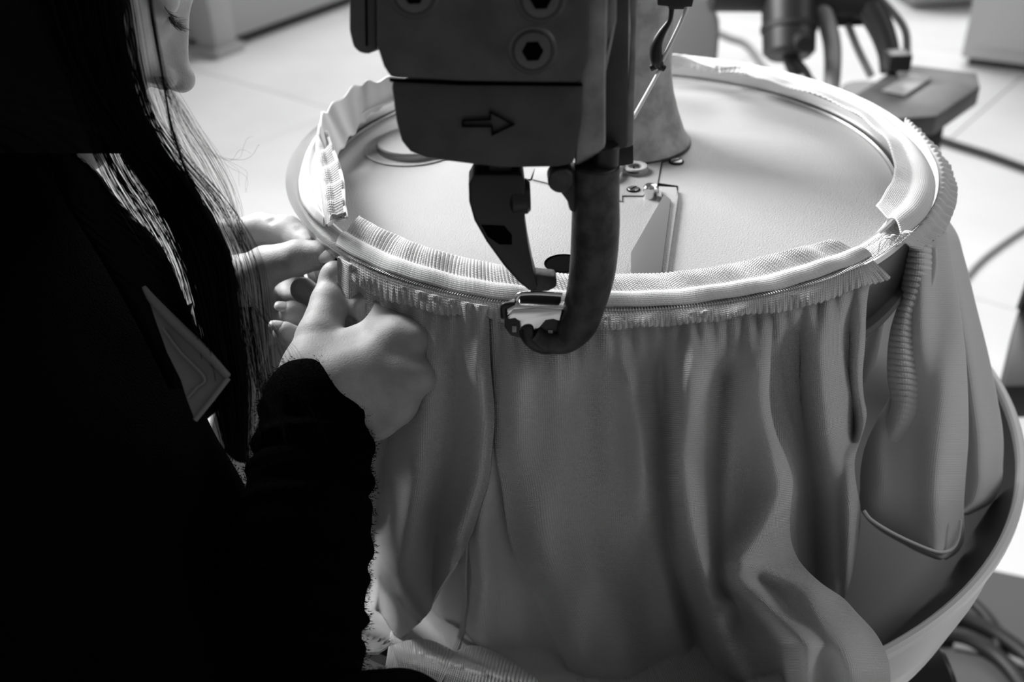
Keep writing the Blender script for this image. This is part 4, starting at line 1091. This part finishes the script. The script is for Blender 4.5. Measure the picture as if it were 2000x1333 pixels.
HAIR.append(lock([(225, 225), (300, 262), (350, 290), (420, 330), (500, 372), (560, 390), (640, 404), (720, 418), (800, 434), (860, 452)], [(225, 287), (300, 314), (350, 344), (420, 394), (500, 434), (560, 444), (640, 452), (720, 460), (800, 466), (860, 466)], 225, 860, .470, .006))
off = 0; Vs, Fs = [], []
for P_, F_ in HAIR: Vs.append(P_); Fs.append(F_+off); off += len(P_)
# cap over the skull
K_ = SDF(cs.min(0)-.02, cs.max(0)+.02, .004)
K_.ell(hp_(-14, 0, 46), np.array((101, 84, 88))*HS, HR, .01)
K_.ell(hp_(-18, -60, -20), np.array((60, 34, 110))*HS, HR, .02); K_.ell(hp_(-18, 60, -20), np.array((60, 34, 110))*HS, HR, .02); K_.ell(hp_(-60, 0, -60), np.array((50, 80, 120))*HS, HR, .02)
P_, F_ = K_.mesh(); Vs.append(P_); Fs.append(F_+off)
hair = meshobj('hair', np.concatenate(Vs), np.concatenate(Fs), 'hair', person); tag(hair, 'long straight black hair', kind='stuff')
# ---- lashes: sprays below both lids
LV, LF = [], []
for sy in (-1, 1):
    for i in range(80):
        u = (i/79-.5)*2; a0 = np.array([89-5*u*u, sy*(31-u*13), -13.0-2*(1-u*u)])
        dr = np.array([.75, -sy*u*.45, -.62])+rng.normal(0, .10, 3); L_ = 11+4*rng.random()
        p = [hp_(*(a0+dr*L_*t+np.array([0, 0, 2.0*t*t*L_*.25]))) for t in np.linspace(0, 1, 5)]
        for j in range(5):
            q = .00034*(1-.8*j/4); LV += [p[j]-HL*q, p[j]+HL*q, p[j]+HU*q]
        b = len(LV)-15
        for j in range(4):
            for k in range(3): LF.append((b+j*3+k, b+j*3+(k+1) % 3, b+j*3+3+(k+1) % 3, b+j*3+3+k))
tag(meshobj('eyelashes', LV, LF, 'lash', person), kind='stuff')
# ---- nails
def nail(c, along, nor, l, w, t=.0016):
    along = along/np.linalg.norm(along); nor = nor-along*(nor@along); nor /= np.linalg.norm(nor); side = np.cross(along, nor)
    V = []; Fc = []; nu, nv = 16, 9
    for j in range(nv):
        for i in range(nu):
            th = math.pi*j/(nv-1); ph = 2*math.pi*i/nu
            sx = math.copysign(abs(math.sin(th)*math.cos(ph))**.7, math.cos(ph)); sy_ = math.copysign(abs(math.sin(th)*math.sin(ph))**.7, math.sin(ph))
            V.append(c+along*l*sx+side*w*sy_+nor*(t*math.cos(th)-(sy_**2)*w*.35))
    meshobj('nail', V, grid_faces(nu, nv, True), 'nail', person)
cv = lambda a, b, c: camv(a, b, c)
nail(PX(640, 494, .5805), PX(640, 497, .586)-PX(600, 502, .590), cv(.1, .6, .75), .0068, .0062)
nail(PX(680, 527, .580), PX(655, 540, .580)-PX(645, 590, .568), cv(.95, .25, .1), .0065, .0058)
nail(PX(540, 633, .571), cv(-1, .1, 0), cv(-.3, .8, .5), .0045, .0042)
nail(PX(552, 596, .584), cv(-1, .15, 0), cv(-.3, .8, .5), .0048, .0046)
